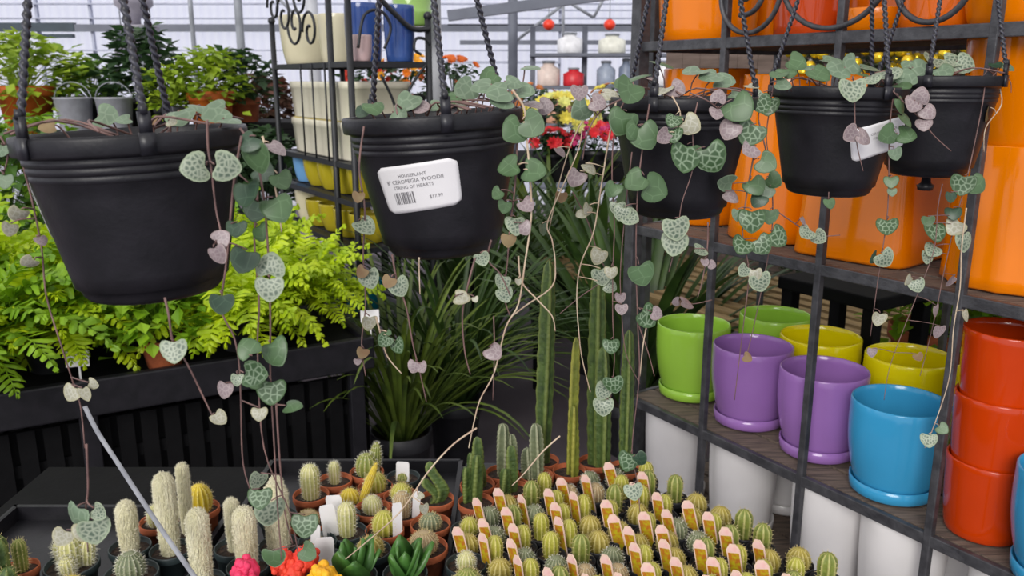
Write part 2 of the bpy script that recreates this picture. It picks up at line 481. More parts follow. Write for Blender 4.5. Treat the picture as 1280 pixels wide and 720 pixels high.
# top shelf
def top(px, q, color, Rr, H, rb, label, **k):
    return one(ceramic('planter_pot', color, Rr, H, rb, saucer=False, **k), solve_s(px, q, 1.75), q, z1, label, 0, GO)
top(885, .16, 'orange', .13, .30, .9, 'wide orange planter at the left end of the top shelf', bulge=.02)
top(962, .40, 'orange', .10, .28, .9, 'orange planter at the back behind the small scroll', bulge=.02)
top(1012, .15, 'rust', .078, .24, .95, 'dark rust orange planter behind the wide scroll')
top(1098, .17, 'orange', .080, .05, .9, 'shallow orange saucer dish behind the wide scroll')
top(1180, .15, 'amber', .080, .22, .96, 'dark orange ribbed planter behind the right scroll', flute=40)
top(1292, .15, 'orange', .115, .16, .85, 'orange planter with raised rings at the right end of the top shelf', rings=1)
top(1090, .40, 'amber', .075, .20, .9, 'narrow dark orange planter at the back of the top shelf')
# ------------------------------------------------------------------ string-of-hearts leaves
L_speck = heart_mat('leaf_speckled', (92, 110, 92), (168, 178, 156), (158, 172, 144), .04, .34, 6.4)
L_marb = heart_mat('leaf_marbled', (58, 88, 50), (142, 164, 134), (68, 98, 58), .0, .20, 5.0)
L_green = heart_mat('leaf_green', (84, 114, 74), (104, 134, 94), (78, 106, 68), .0, .06, 2.4)
L_sage = heart_mat('leaf_sage', (112, 134, 108), (136, 156, 130), (118, 140, 112), .0, .12, 3.0)
L_pink = heart_mat('leaf_pinkish', (150, 132, 136), (174, 160, 160), (156, 138, 138), .0, .2, 4.6)
L_pale = heart_mat('leaf_pale', (174, 172, 150), (200, 198, 182), (176, 172, 140), .0, .2, 4.6)
L_dark = heart_mat('leaf_dark', (52, 78, 58), (74, 100, 78), (56, 80, 56), .0, .06, 2.4)
L_dead = mat('leaf_withered', (134, 116, 84), .8, (120, 92, 66), 60)
LEAFM = [L_speck, L_marb, L_green, L_sage, L_pink, L_pale, L_dark, L_dead]
LK = {'s': 0, 'm': 1, 'g': 2, 'a': 3, 'p': 4, 'w': 5, 'd': 6, 'y': 7}
M_stem = mat('stem_purple_brown', (128, 98, 92), .6, (96, 72, 70), 60)
M_stempale = mat('stem_pale', (204, 186, 160), .6, (176, 150, 128), 60)
def heart_leaf(mb, c, right, up, size, mi, r, thick=.05):
    """cupped succulent heart with its tip along -up"""
    nrm = right.cross(up)
    NO = 18; out = []
    for i in range(NO):
        t = 2 * PI * i / NO
        x = .5 * (abs(math.sin(t)) ** 1.3) * (1 if math.sin(t) >= 0 else -1)
        y = (12.5 * math.cos(t) - 3.4 * math.cos(2 * t) - 1.3 * math.cos(3 * t) - .5 * math.cos(4 * t)) / 29
        out.append((x, y + .04))
    cup = r.uniform(-.10, .12); k = r.random() * 40
    vs = []; ed = []; uv = []
    for side in (1, -1):
        for f in (1.0, .88, .5):
            for (x, y) in out:
                xx, yy = x * f, y * f
                rr = xx * xx + yy * yy
                z = -cup * rr * 3 + side * thick * (1 - f ** 2) * .6 + (.05 * (abs(xx) ** 1.2))
                vs.append(c + (right * xx + up * yy + nrm * z) * size); ed.append(f); uv.append((xx + k, yy + k * .7 + 1))
        vs.append(c + nrm * (side * thick * .6 * size)); ed.append(0.0); uv.append((k, k * .7 + 1))
    fs = []; H = NO * 3 + 1
    for sd in (0, 1):
        b = sd * H
        for ring_ in (0, 1):
            for j in range(NO):
                j2 = (j + 1) % NO
                q = (b + ring_ * NO + j, b + ring_ * NO + j2, b + (ring_ + 1) * NO + j2, b + (ring_ + 1) * NO + j)
                fs.append(q if sd else q[::-1])
        for j in range(NO):
            q = (b + 2 * NO + j, b + 2 * NO + (j + 1) % NO, b + 3 * NO)
            fs.append(q if sd else q[::-1])
    for j in range(NO):
        j2 = (j + 1) % NO
        fs.append((j, j2, H + j2, H + j))
    mb.add(vs, fs, mi, ed, uv)

M_bead = mat('hanger_black', (32, 32, 40), .4, (24, 24, 30), 60, edge=(66, 66, 80))  # edge colour paints grey highlights onto the crests of the cord twist
class Basket:
    def __init__(s, cx, cy, dep, R0, roll, label, hang, pitch=0, H=.15):
        s.rim = at_d(cx, cy, dep); s.cx = cx; s.dep = dep; s.R0 = R0; s.H = H
        rot = Euler((math.radians(pitch), math.radians(roll), 0))
        up = rot.to_matrix() @ Vector((0, 0, 1)); s.up = up
        base = s.rim - up * H
        s.root = thing('hanging_basket', base, label, 'hanging plant', 'string of hearts baskets on the rail', rot=rot)
        s.M = Matrix.Translation(base) @ rot.to_matrix().to_4x4(); s.inv = s.M.inverted()
        r = R0
        # body (local coordinates)
        def rad(u): return r * (.64 + .235 * u)
        s.rad = lambda z: rad(min(max(z / (H * .74), 0), 1))
        pr = [(.001, .003), (r * .50, .003), (r * .53, 0), (r * .575, .0015), (r * .615, .006), (r * .64, .013)]
        pr += [(rad(i / 8) + .0006, max(.013, H * .74 * i / 8)) for i in range(1, 9)]
        z = H * .74
        for k in range(3):
            pr += [(r * (.884 + k * .012), z + .0004), (r * (.896 + k * .012), z + .0016), (r * (.897 + k * .012), z + .0054), (r * (.886 + k * .012), z + .0066)]
            z += .0068
        zr = H - .0165
        pr += [(r * .925, zr - .001), (r * .985, zr), (r * .995, zr + .002), (r, H - .003), (r * .99, H), (r * .965, H), (r * .955, H - .003),
               (r * .90, H - .02), (r * .74, H * .6), (.001, H * .55)]
        mb = MB(); mb.lathe(pr, 64, cap0=False); mb.build('pot', M_black, s.root)
        mb = MB(); rr = random.Random(int(cx))
        mb.lathe([(r * .895, H - .022), (r * .7, H - .013), (r * .4, H - .010), (.001, H - .008)], 32, cap0=False,
                 mod=lambda a, u: 1 + .01 * math.sin(7 * a))
        for i in range(70):
            a = rr.uniform(0, 2 * PI); q = r * .88 * math.sqrt(rr.random())
            p = Vector((q * math.cos(a), q * math.sin(a), H - .012)); sz = rr.uniform(.004, .012)
            mb.ball(p, (sz, sz * .7, sz * .45), 6, 4)
        mb.build('potting_soil', M_peat, s.root)
        # three twisted hanger cords joined by a hook above
        apex = Vector((0, 0, H + .40))
        for az in hang:
            a = math.radians(az); p0 = Vector((r * 1.005 * math.cos(a), r * 1.005 * math.sin(a), H - .012))
            p1 = Vector((r * .99 * math.cos(a), r * .99 * math.sin(a), H + .012))
            tgt = apex + Vector((.004 * math.cos(a), .004 * math.sin(a), 0))
            n = 330; pts = [p1 + (tgt - p1) * (i / n) for i in range(n + 1)]
            mb = MB(); mb.tube(pts, .0030, 10, bump=lambda i, q: 1 + .30 * math.sin(2 * q + i * 2 * PI / 6.5), edf=lambda i, q: .5 + .5 * math.sin(2 * q + i * 2 * PI / 6.5))
            cord = mb.build('hanger_cord', M_bead, s.root)
            mb = MB(); ca, sa = math.cos(a), math.sin(a)
            mb.box((r * 1.012 * ca, r * 1.012 * sa, H - .008), (.0035, .0125, .018), a)
            mb.box((r * .992 * ca, r * .992 * sa, H + .008), (.005, .010, .02), a)
            mb.tube([Vector((r * .992 * ca, r * .992 * sa, H + .016)), p1 + Vector((0, 0, .012))], [.0042, .0030], 8)
            mb.build('cord_clip', M_bead, cord)
        mb = MB(); pts = [apex + Vector((0, 0, -.005))]
        pts += [apex + Vector((.018 * math.sin(t * .45), 0, .05 - .03 * math.cos(t * .45) + .0)) for t in range(0, 13)]
        mb.tube(pts, .0035, 8); mb.ball(apex, .008, 10, 6); mb.build('hook', M_bead, s.root)
        s.vines = 0
    def depthY(s, px):
        """world Y of the pot's front at picture column px"""
        c = s.rim; x = (px - s.cx) / FOC * s.dep
        h = s.R0 + .006
        return c.y - math.sqrt(max(h * h - x * x, 0)) - .012
    def vine(s, pts, leaves, pale=False, r=.0011, Y=None, on_top=False, dy=0):
        """pts: picture points of the stem; leaves: (x, y, width px, tip angle, kind[, turn])"""
        rr = random.Random(int(pts[0][0] * 7 + pts[0][1] * 3 + s.cx))
        Yv = Y if Y is not None else min(s.depthY(p[0]) for p in pts[:2])
        if Y is None and len(pts) > 2: Yv = min(Yv, s.depthY(pts[2][0]) + .03)
        Yv += dy
        path = [at_y(p[0], p[1], Yv + rr.uniform(-.004, .004)) for p in pts]
        sp_ = smoothpath(path, 5)
        mb = MB(); k = len(sp_)
        mb.tube(sp_, [r * (1 - .45 * i / k) for i in range(k)], 6)
        lb = MB()
        for lf in leaves:
            x, y, wpx, ang, kd = lf[:5]; turn = lf[5] if len(lf) > 5 else None
            c = at_y(x, y, Yv - .006 - rr.uniform(0, .006)); f = proj(c)[2]
            size = wpx / FOC * f * 1.04
            a = math.radians(ang)
            rv = (RGT * math.cos(a) + UPV * math.sin(a)); uu = (UPV * math.cos(a) - RGT * math.sin(a))
            yaw = math.radians(turn if turn is not None else rr.uniform(-28, 28)); pit = math.radians(rr.uniform(-22, 22))
            Rm = Matrix.Rotation(yaw, 3, uu) @ Matrix.Rotation(pit, 3, rv)
            rv, uu = Rm @ rv, Rm @ uu
            heart_leaf(lb, c, rv, uu, size, LK[kd], rr)
            notch = c + uu * size * .36
            near = min(sp_, key=lambda p: (p - notch).length)
            if (near - notch).length < .08:
                mid = (near + notch) / 2 + Vector((0, -.004, .002))
                mb.tube(smoothpath([near, mid, notch], 3), r * .62, 5)
        st = mb.build('trailing_stem', M_stempale if pale else M_stem, s.root, s.inv)
        if leaves: lb.build('foliage', LEAFM, st, s.inv)
        s.vines += 1
    def crown(s, leaves, seed=1, fill=0, kinds='aagms'):
        """leaves lying on the soil and over the rim: stems on the soil, leaves as given"""
        rr = random.Random(seed); mb = MB(); lb = MB(); H = s.H
        for i in range(9):
            a = rr.uniform(0, 2 * PI); q0 = s.R0 * rr.uniform(0, .3); a2 = a + rr.uniform(-1, 1)
            p = [Vector((q0 * math.cos(a), q0 * math.sin(a), H - .004)), Vector((s.R0 * .6 * math.cos(a2), s.R0 * .6 * math.sin(a2), H + .012)),
                 Vector((s.R0 * 1.0 * math.cos(a2 + .3), s.R0 * 1.0 * math.sin(a2 + .3), H + .004))]
            mb.tube([s.M @ v for v in smoothpath(p, 4)], .0011, 5)
        for (x, y, wpx, ang, kd, back) in leaves:
            Y = s.rim.y + back * s.R0
            c = at_y(x, y, Y); f = proj(c)[2]; size = wpx / FOC * f * 1.04; a = math.radians(ang)
            rv = (RGT * math.cos(a) + UPV * math.sin(a)); uu = (UPV * math.cos(a) - RGT * math.sin(a))
            Rm = Matrix.Rotation(math.radians(rr.uniform(-62, -15)), 3, RGT) @ Matrix.Rotation(math.radians(rr.uniform(-25, 25)), 3, uu)
            heart_leaf(lb, c, Rm @ rv, Rm @ uu, size, LK[kd], rr)
            l = s.inv @ c
            foot = s.M @ Vector((l.x * .8, l.y * .8 + .01, H - .008))
            mb.tube(smoothpath([foot, (foot + c) / 2 + Vector((0, 0, .006)), c + (Rm @ uu) * size * .33], 3), .0009, 5)
        for i in range(fill):
            a = rr.uniform(0, 2 * PI); q = s.R0 * math.sqrt(rr.random()) * .95
            c = s.M @ Vector((q * math.cos(a), q * math.sin(a), H + rr.uniform(.004, .02)))
            rv = Matrix.Rotation(rr.uniform(0, 2 * PI), 3, 'Z') @ Vector((1, 0, 0))
            uu = Vector((0, 0, 1)).cross(rv)
            Rm = Matrix.Rotation(math.radians(rr.uniform(-25, 60)), 3, rv)
            heart_leaf(lb, c, rv, Rm @ uu, rr.uniform(.018, .027), LK[rr.choice(kinds)], rr)
        st = mb.build('soil_stems', M_stem, s.root, s.inv); lb.build('foliage', LEAFM, st, s.inv)
    def price_label(s, az, zc, wd, ht, roll, lines=(), bars=None, curl=0):
        """white sticker wrapped on the pot wall (local coordinates), printed lettering just proud of it"""
        a0 = math.radians(az); cr, sr_ = math.cos(math.radians(roll)), math.sin(math.radians(roll))
        def wrap(x, y, off):
            X, Y_ = x * cr - y * sr_, x * sr_ + y * cr
            z = zc + Y_; rad = s.rad(z) + off
            if curl and X > 0: rad += curl * X * X
            a = a0 + X / s.rad(zc)
            return Vector((rad * math.cos(a), rad * math.sin(a), z))
        nx, ny = 20, 12; mb = MB(); rc = .008; vs = []
        for j in range(ny + 1):
            y = -ht / 2 + ht * j / ny
            e = max(0, abs(y) - (ht / 2 - rc)); hw = wd / 2 - rc + math.sqrt(max(rc * rc - e * e, 0))
            for i in range(nx + 1): vs.append(wrap(-hw + 2 * hw * i / nx, y, .0012))
        fs = [(j * (nx + 1) + i, j * (nx + 1) + i + 1, (j + 1) * (nx + 1) + i + 1, (j + 1) * (nx + 1) + i) for j in range(ny) for i in range(nx)]
        mb.add(vs, fs); lab = mb.build('price_label', M_white, s.root, solid=.0005); lab['label'] = 'white price sticker'
        if lines or bars:
            ib = MB()
            for (txt, x, y, h) in lines:
                cu = bpy.data.curves.new('lettering', 'FONT'); cu.body = txt; cu.size = h; cu.resolution_u = 2
                to = bpy.data.objects.new('lettering', cu); COL.objects.link(to)
                me = bpy.data.meshes.new_from_object(to.evaluated_get(bpy.context.evaluated_depsgraph_get()))
                ib.add([wrap(v.co.x + x, v.co.y + y, .0019) for v in me.vertices], [tuple(p.vertices) for p in me.polygons])
                bpy.data.objects.remove(to); bpy.data.curves.remove(cu); bpy.data.meshes.remove(me)
            if bars:
                bx, by, bw, bh = bars; rr = random.Random(3); x = bx
                while x < bx + bw:
                    t = rr.choice((.0006, .0009, .0016)); 
                    ib.add([wrap(x, by, .0019), wrap(x + t, by, .0019), wrap(x + t, by + bh, .0019), wrap(x, by + bh, .0019)], [(0, 1, 2, 3)])
                    x += t + rr.choice((.0006, .0009, .0014))
            ib.build('lettering', M_ink, lab, smooth=False)

b1 = Basket(165, 163, .761, .1, -2.5, 'big black hanging basket nearest the camera, mostly bare soil with vines at its right side', (-121, 93, -60))
b2 = Basket(541, 141, .93, .1, -3.5, 'black hanging basket with a tilted white price sticker in the middle of its front', (-77, 40, 140), H=.155)
b3 = Basket(853, 121, 1.15, .1, 0, 'black hanging basket most thickly covered by trailing heart leaves, beside the rack end', (-122, 128, 0), H=.162)
b4 = Basket(1048, 108, 1.265, .1, 1.0, 'black hanging basket with a curling white sticker near its right side', (-70, 40, 150), H=.161)
b5 = Basket(1173, 95, 1.37, .1, 0, 'black hanging basket furthest along the rail, with a drain plug under it', (-47, -124, 130), H=.160)
b2.price_label(-100, .083, .088, .050, 6, [('HOUSEPLANT', -.018, .0125, .0048), ('8" CEROPEGIA WOODII', -.0335, .0062, .0058), ('STRING OF HEARTS', -.027, .0004, .0050),
    ('$17.99', .010, -.0130, .0052)], (-.029, -.0155, .024, .0125))
b4.price_label(-64, .088, .084, .048, 15, [('CEROPEGIA WOODII', -.012, .008, .0050), ('STRING OF HEARTS', -.008, .001, .0044)], curl=9.0)
b1.price_label(-172, .085, .06, .05, 0)
mb = MB(); mb.lathe([(.001, -.026), (.012, -.026), (.014, -.018), (.008, -.014), (.006, 0)], 14, cap0=False); mb.build('drain_plug', M_black, b5.root)
# pipe that carries the baskets, just above the view
ap = [b.M @ Vector((0, 0, b.H + .40 + .075)) for b in (b1, b2, b3, b4, b5)]
mb = MB(); mb.tube([ap[0] + (ap[0] - ap[1]) * 1.2] + ap + [ap[4] + (ap[4] - ap[3]) * .35], .012, 12)
hr = mb.build('hanging_rail', M_poleg); tag(hr, 'horizontal galvanised pipe carrying the hanging baskets above the view', 'rail')

# ---- basket nearest the camera
b1.crown([(225, 145, 38, 20, 'a', -.15), (270, 140, 40, -60, 'a', -.1), (252, 135, 30, 30, 'a', .2), (133, 146, 34, 80, 'a', .3), (155, 150, 22, -60, 'a', .2),
          (288, 150, 30, 70, 'a', -.2), (60, 158, 24, -70, 'y', -.1), (215, 152, 16, 60, 'w', -.4), (190, 152, 18, 30, 'y', 0)], 11)
b1.vine([(259, 150), (260, 185), (264, 210), (270, 262), (276, 292), (272, 310)],
        [(244, 209, 38, -78, 's', 10), (283, 208, 38, 78, 's', -10), (277, 298, 24, 130, 'p'), (272, 318, 28, 20, 'p')])
b1.vine([(300, 160), (318, 190), (330, 250), (336, 330), (338, 400), (338, 470), (343, 560), (346, 620), (352, 700)],
        [(322, 197, 42, 5, 'g'), (312, 178, 30, -40, 'd'), (347, 260, 40, 25, 'g'), (338, 332, 36, 175, 's', 0), (337, 360, 36, 0, 's', 0),
         (343, 440, 40, 30, 'g'), (339, 489, 36, 0, 'm'), (320, 478, 20, -50, 'g'), (366, 507, 26, 80, 'g', 60)])
b1.vine([(302, 170), (292, 230), (284, 320), (277, 385), (292, 420), (299, 455), (301, 500), (304, 580), (318, 625)],
        [(310, 242, 40, 10, 'd'), (296, 286, 26, 0, 'd'), (305, 325, 36, -20, 'd'), (277, 379, 30, 0, 'd'), (310, 435, 30, -150, 'g'),
         (318, 467, 34, 80, 'm'), (296, 474, 18, 0, 's'), (281, 487, 24, -10, 'p'), (324, 517, 20, 0, 'w'), (325, 622, 30, 0, 'm')])
b1.vine([(312, 175), (322, 240), (318, 300), (324, 380), (322, 440), (330, 560), (362, 640), (374, 700)],
        [(330, 215, 30, 60, 'd'), (320, 262, 34, -10, 'd'), (325, 290, 26, 30, 'g'), (381, 656, 34, 0, 'm', 0), (342, 697, 30, 0, 'g'), (385, 690, 26, 60, 'g')])
b1.vine([(328, 170), (345, 240), (352, 290)], [(345, 185, 30, 50, 'p', 60), (352, 225, 28, 30, 'g')], pale=True)
b1.vine([(30, 165), (28, 200), (40, 250), (52, 310), (58, 370), (76, 430), (92, 480), (101, 510), (106, 560)],
        [(36, 328, 22, -60, 'w', 55), (22, 268, 24, -30, 'w', 50), (12, 286, 20, -20, 'w', 50), (52, 300, 16, 30, 'p', 50), (90, 491, 24, -30, 'w'),
         (106, 492, 22, 10, 'w'), (116, 480, 16, 70, 'w')])
b1.vine([(108, 555), (110, 610), (107, 640), (110, 690)], [(96, 645, 36, -20, 'a'), (118, 662, 38, 10, 's'), (78, 671, 26, -30, 'w'), (124, 640, 24, 60, 's'), (104, 664, 26, 0, 'w')])
b1.vine([(206, 372), (211, 395), (217, 430), (234, 455), (256, 500), (268, 525)], [(218, 438, 34, 5, 's', 0), (274, 522, 22, 40, 'w')], dy=.02)
b1.vine([(345, 500), (350, 580), (356, 640), (366, 680)], [(338, 640, 40, 0, 's', 40), (322, 600, 26, -30, 's', 50)])
b1.vine([(0, 170), (10, 195), (-4, 240)], [(6, 226, 22, 0, 'g'), (3, 188, 20, 0, 'a')], Y=.72)

# ---- middle basket with sticker
b2.crown([(467, 135, 28, 20, 'g', -.3), (510, 126, 32, -30, 'a', -.3), (498, 142, 24, 70, 'a', -.4), (528, 134, 22, 70, 'p', -.3), (452, 140, 18, -40, 'd', -.2),
          (582, 112, 32, -60, 'a', -.2), (604, 108, 34, -70, 'a', -.4), (624, 116, 36, -70, 'a', -.5), (612, 96, 28, -60, 'g', 0), (640, 104, 28, 70, 'a', -.3),
          (628, 127, 34, -80, 'a', -.5), (655, 114, 30, 70, 'a', -.2), (664, 84, 26, 60, 'a', .2), (590, 131, 16, 0, 'w', -.6), (576, 132, 14, 0, 'w', -.6),
          (545, 132, 22, 80, 'a', -.2), (566, 124, 22, -50, 'g', .3), (668, 130, 26, 50, 'p', 0), (682, 133, 22, 80, 'p', .2)], 22)
b2.vine([(640, 112), (655, 135), (658, 170), (662, 215), (664, 270), (656, 330), (648, 380), (632, 410), (618, 465), (600, 500), (592, 530), (586, 560)],
        [(643, 163, 36, -50, 'g', 10), (665, 156, 36, 60, 'g', -10), (637, 209, 32, -80, 'g'), (667, 214, 34, 75, 'g')], pale=True, r=.0013)
b2.vine([(648, 150), (644, 230), (638, 280), (634, 330), (630, 370), (640, 400)],
        [(645, 281, 28, 0, 's'), (630, 258, 20, -20, 'g'), (658, 256, 22, 40, 'p'), (636, 300, 20, 0, 'y'), (655, 285, 20, 30, 'p'), (628, 352, 22, -20, 's'), (631, 368, 22, 20, 's'), (622, 242, 18, -50, 'g')])
b2.vine([(614, 300), (610, 325), (625, 342), (638, 370)], [(603, 323, 20, 20, 's')])
b2.vine([(455, 158), (449, 210), (456, 262), (454, 320), (457, 380), (452, 430), (457, 470)],
        [(456, 283, 30, 40, 's', 40), (448, 246, 16, -10, 'y'), (462, 348, 28, 20, 's'), (452, 340, 18, -40, 'y'), (461, 403, 22, 0, 'w', 40), (453, 441, 16, -20, 'y'), (447, 452, 10, 0, 'p')])
b2.vine([(490, 318), (496, 350), (508, 385), (516, 430), (524, 462), (533, 502)], [(499, 358, 28, 30, 's'), (486, 352, 18, -30, 'y'), (518, 458, 18, -20, 'p'), (527, 459, 16, 30, 'p')])
b2.vine([(470, 396), (476, 418), (484, 445), (502, 467)], [(481, 425, 20, -40, 'm'), (497, 432, 22, 40, 'm'), (486, 416, 8, 60, 'g')], pale=True)
b2.vine([(594, 322), (584, 360), (578, 395), (581, 440), (588, 468)], [(577, 372, 24, 80, 'w', 40), (594, 374, 9, 20, 'w')])
b2.vine([(617, 395), (618, 440), (616, 500)], [(617, 440, 24, 40, 'p')], r=.0008)
b2.vine([(596, 535), (566, 556), (535, 590), (500, 640), (455, 680), (432, 699)], [(530, 636, 16, 0, 'w', 50), (526, 620, 10, 70, 'w', 40)], pale=True, dy=.03)
b2.vine([(524, 322), (524, 340), (525, 368)], [], pale=True, r=.0008)
b2.vine([(700, 545), (678, 565), (655, 592), (640, 607)], [], pale=True, Y=.95)
b2.vine([(648, 320), (652, 352), (672, 375), (690, 395), (694, 414)], [(648, 352, 10, 0, 'w')], pale=True, Y=.90)
b2.vine([(640, 395), (660, 380), (690, 358), (694, 330), (690, 300), (684, 280), (700, 240), (722, 190), (728, 160)], [], pale=True, Y=.96)

# ---- basket at the rack end
b3.crown([(797, 96, 30, -40, 'g', -.6), (829, 80, 32, 40, 'g', 0), (868, 90, 34, -60, 'a', -.3), (888, 96, 32, -70, 'a', -.4), (905, 100, 30, 70, 'a', -.3),
          (845, 112, 26, 50, 'p', -.8), (829, 114, 26, -30, 'w', -.8), (782, 106, 34, -60, 'g', -.4), (760, 118, 30, 60, 'w', 0), (940, 108, 20, 40, 'w', 0),
          (812, 100, 22, 30, 'p', -.3), (920, 118, 20, 60, 'a', -.2)], 33)
b3.vine([(800, 118), (780, 128), (768, 165), (765, 220), (768, 280), (766, 340), (766, 400), (768, 450), (763, 500)],
        [(786, 114, 38, -30, 'g'), (778, 152, 38, -20, 'g'), (772, 260, 20, 0, 's'), (766, 236, 24, -30, 'g'), (764, 340, 18, 0, 'w'), (777, 386, 16, 0, 'p'),
         (764, 432, 22, 0, 'm'), (767, 480, 26, 10, 'm'), (753, 489, 24, -40, 's'), (754, 508, 26, 0, 's')])
b3.vine([(812, 130), (804, 180), (797, 240), (795, 320), (797, 400), (799, 470), (790, 560), (796, 600), (800, 640)],
        [(806, 170, 38, 30, 'g'), (792, 164, 26, -40, 'g'), (818, 236, 38, 70, 'g'), (795, 226, 32, -60, 'g'), (777, 266, 22, -20, 's'), (788, 271, 24, 60, 's'),
         (802, 342, 34, 20, 'g'), (808, 396, 32, 50, 'm'), (820, 392, 18, 70, 'p'), (786, 576, 28, -20, 'm'), (799, 574, 22, 40, 'd'), (792, 614, 24, 10, 's', 0)])
b3.vine([(872, 128), (866, 160), (866, 210), (852, 255), (846, 300), (836, 340)],
        [(857, 196, 42, -8, 'm', 14), (889, 197, 42, 30, 'm', -14), (845, 285, 34, 10, 's', 0), (843, 304, 34, -10, 's', 0)], r=.0009)
b3.vine([(840, 120), (850, 140), (848, 165), (838, 180)], [(842, 150, 22, -20, 'm'), (863, 156, 28, 60, 'w'), (842, 168, 24, 10, 'm'), (830, 170, 22, -50, 'p')], pale=True)
b3.vine([(862, 116), (888, 128), (912, 150), (930, 176), (942, 200)],
        [(898, 121, 20, 170, 'p'), (896, 141, 20, -10, 'p'), (924, 135, 40, 40, 'g'), (938, 166, 36, -30, 'm'), (912, 162, 28, -30, 'p'), (938, 186, 26, -60, 'p'), (958, 204, 28, 60, 'g')])
b3.vine([(942, 196), (934, 240), (928, 290), (936, 340), (930, 400), (918, 500)],
        [(908, 228, 26, -110, 'a', 40), (914, 244, 26, 60, 'p', 40), (944, 232, 28, 30, 'g'), (922, 268, 18, 0, 'a'), (948, 250, 22, -40, 'd'), (940, 275, 34, 0, 'm', 0),
         (928, 307, 28, -30, 'm'), (952, 306, 28, 40, 'm'), (930, 338, 18, -40, 's'), (944, 343, 18, 10, 'w'), (950, 352, 28, 20, 's')])
b3.vine([(948, 150), (962, 210), (966, 260), (962, 310), (944, 400), (932, 450)],
        [(952, 130, 26, 30, 'm'), (966, 226, 24, 60, 'g'), (972, 296, 30, 50, 'm'), (962, 270, 22, 0, 'g'), (958, 240, 20, -30, 'a'), (934, 447, 14, 60, 'y')])
b3.vine([(885, 278), (884, 312), (878, 350), (872, 372)], [(875, 314, 22, 70, 's', 50), (881, 328, 12, 0, 'p'), (890, 331, 12, 70, 'p')])
b3.vine([(770, 128), (760, 180), (752, 230), (742, 290), (726, 330), (721, 370), (724, 420), (728, 450), (738, 490)],
        [(748, 320, 24, -20, 'w'), (752, 345, 26, 10, 's'), (763, 358, 18, 60, 's'), (734, 262, 18, -40, 'w', 40), (726, 268, 14, -60, 'w'), (737, 210, 22, 30, 'w', 45), (720, 222, 26, -30, 'p')], pale=True, r=.0012)
b3.vine([(740, 130), (716, 175), (700, 225), (690, 270), (686, 290)], [(702, 246, 16, -10, 'y'), (678, 286, 18, 20, 'a', 50), (700, 190, 18, 20, 'p', 50)], pale=True)
b3.vine([(716, 240), (736, 280), (748, 320), (758, 345), (724, 372), (700, 392)], [], r=.0012)
b3.vine([(800, 120), (775, 125), (750, 140), (735, 165), (728, 200)], [(727, 138, 30, -50, 'a', 30), (747, 128, 24, 70, 'p'), (724, 115, 22, 0, 'p')], r=.0014)
b3.vine([(790, 190), (782, 260), (776, 330), (776, 370), (782, 440), (800, 480)], [(775, 372, 16, 0, 'p')], r=.0009)
b3.vine([(812, 390), (804, 430), (800, 470)], [], pale=True); b3.vine([(796, 400), (810, 440), (818, 470)], [], r=.0009)
b3.vine([(890, 375), (866, 380), (848, 378)], [(858, 379, 22, 80, 'p', 55), (845, 377, 12, -80, 'p')], r=.0009, Y=1.35)

# ---- basket with the curling sticker
b4.crown([(984, 90, 26, 0, 'g', -.7), (973, 95, 24, -30, 'g', -.8), (995, 79, 28, 60, 'g', -.2), (978, 106, 24, 70, 'a', -.9), (1024, 92, 32, 40, 'g', -.6),
          (1047, 86, 32, -70, 'a', -.5), (1063, 82, 28, -60, 'a', -.1), (1090, 98, 26, 0, 's', -.9), (1086, 86, 28, 70, 'a', -.2), (1010, 84, 22, 0, 'a', .2),
          (1036, 76, 24, 60, 'a', .5), (1112, 92, 34, 10, 's', -.7), (1134, 97, 28, 50, 'a', -.5), (1128, 107, 26, 20, 'g', -.7)], 44, 6)
b4.vine([(968, 100), (963, 130), (958, 170), (962, 200)], [(960, 132, 28, 0, 'm'), (950, 122, 22, -30, 's')], dy=.03)
b4.vine([(1066, 95), (1068, 112), (1069, 160), (1072, 185), (1079, 214)], [(1065, 112, 34, 0, 's', 0), (1065, 167, 24, -50, 'p'), (1080, 171, 24, 60, 'p')])
b4.vine([(1106, 104), (1136, 134), (1152, 150), (1168, 170), (1189, 189)],
        [(1151, 120, 24, 170, 'p', 0), (1142, 130, 24, -30, 'p', 0), (1160, 140, 22, 40, 'p', 0), (1155, 155, 20, 0, 'p')])
b4.vine([(1118, 110), (1112, 160), (1111, 220), (1109, 270), (1102, 320), (1096, 360), (1088, 420)],
        [(1126, 131, 26, 30, 'g', 40), (1131, 150, 24, 20, 'g', 40), (1110, 168, 26, -60, 'g'), (1133, 168, 26, 70, 'g'), (1119, 192, 18, 20, 'a'), (1114, 227, 18, 0, 'g'),
         (1115, 240, 12, 0, 'a'), (1109, 283, 26, 0, 'm'), (1092, 322, 18, -60, 'd', 40), (1106, 323, 26, 40, 's'), (1098, 398, 20, -10, 'w')])
b4.vine([(1036, 240), (1035, 262)], [(1037, 254, 16, 10, 'g')], r=.0008)
b4.vine([(968, 262), (1000, 284), (1015, 295), (1050, 294)], [(1008, 291, 22, -50, 's'), (1024, 296, 20, 60, 's'), (1004, 276, 14, 20, 'p', 50)])

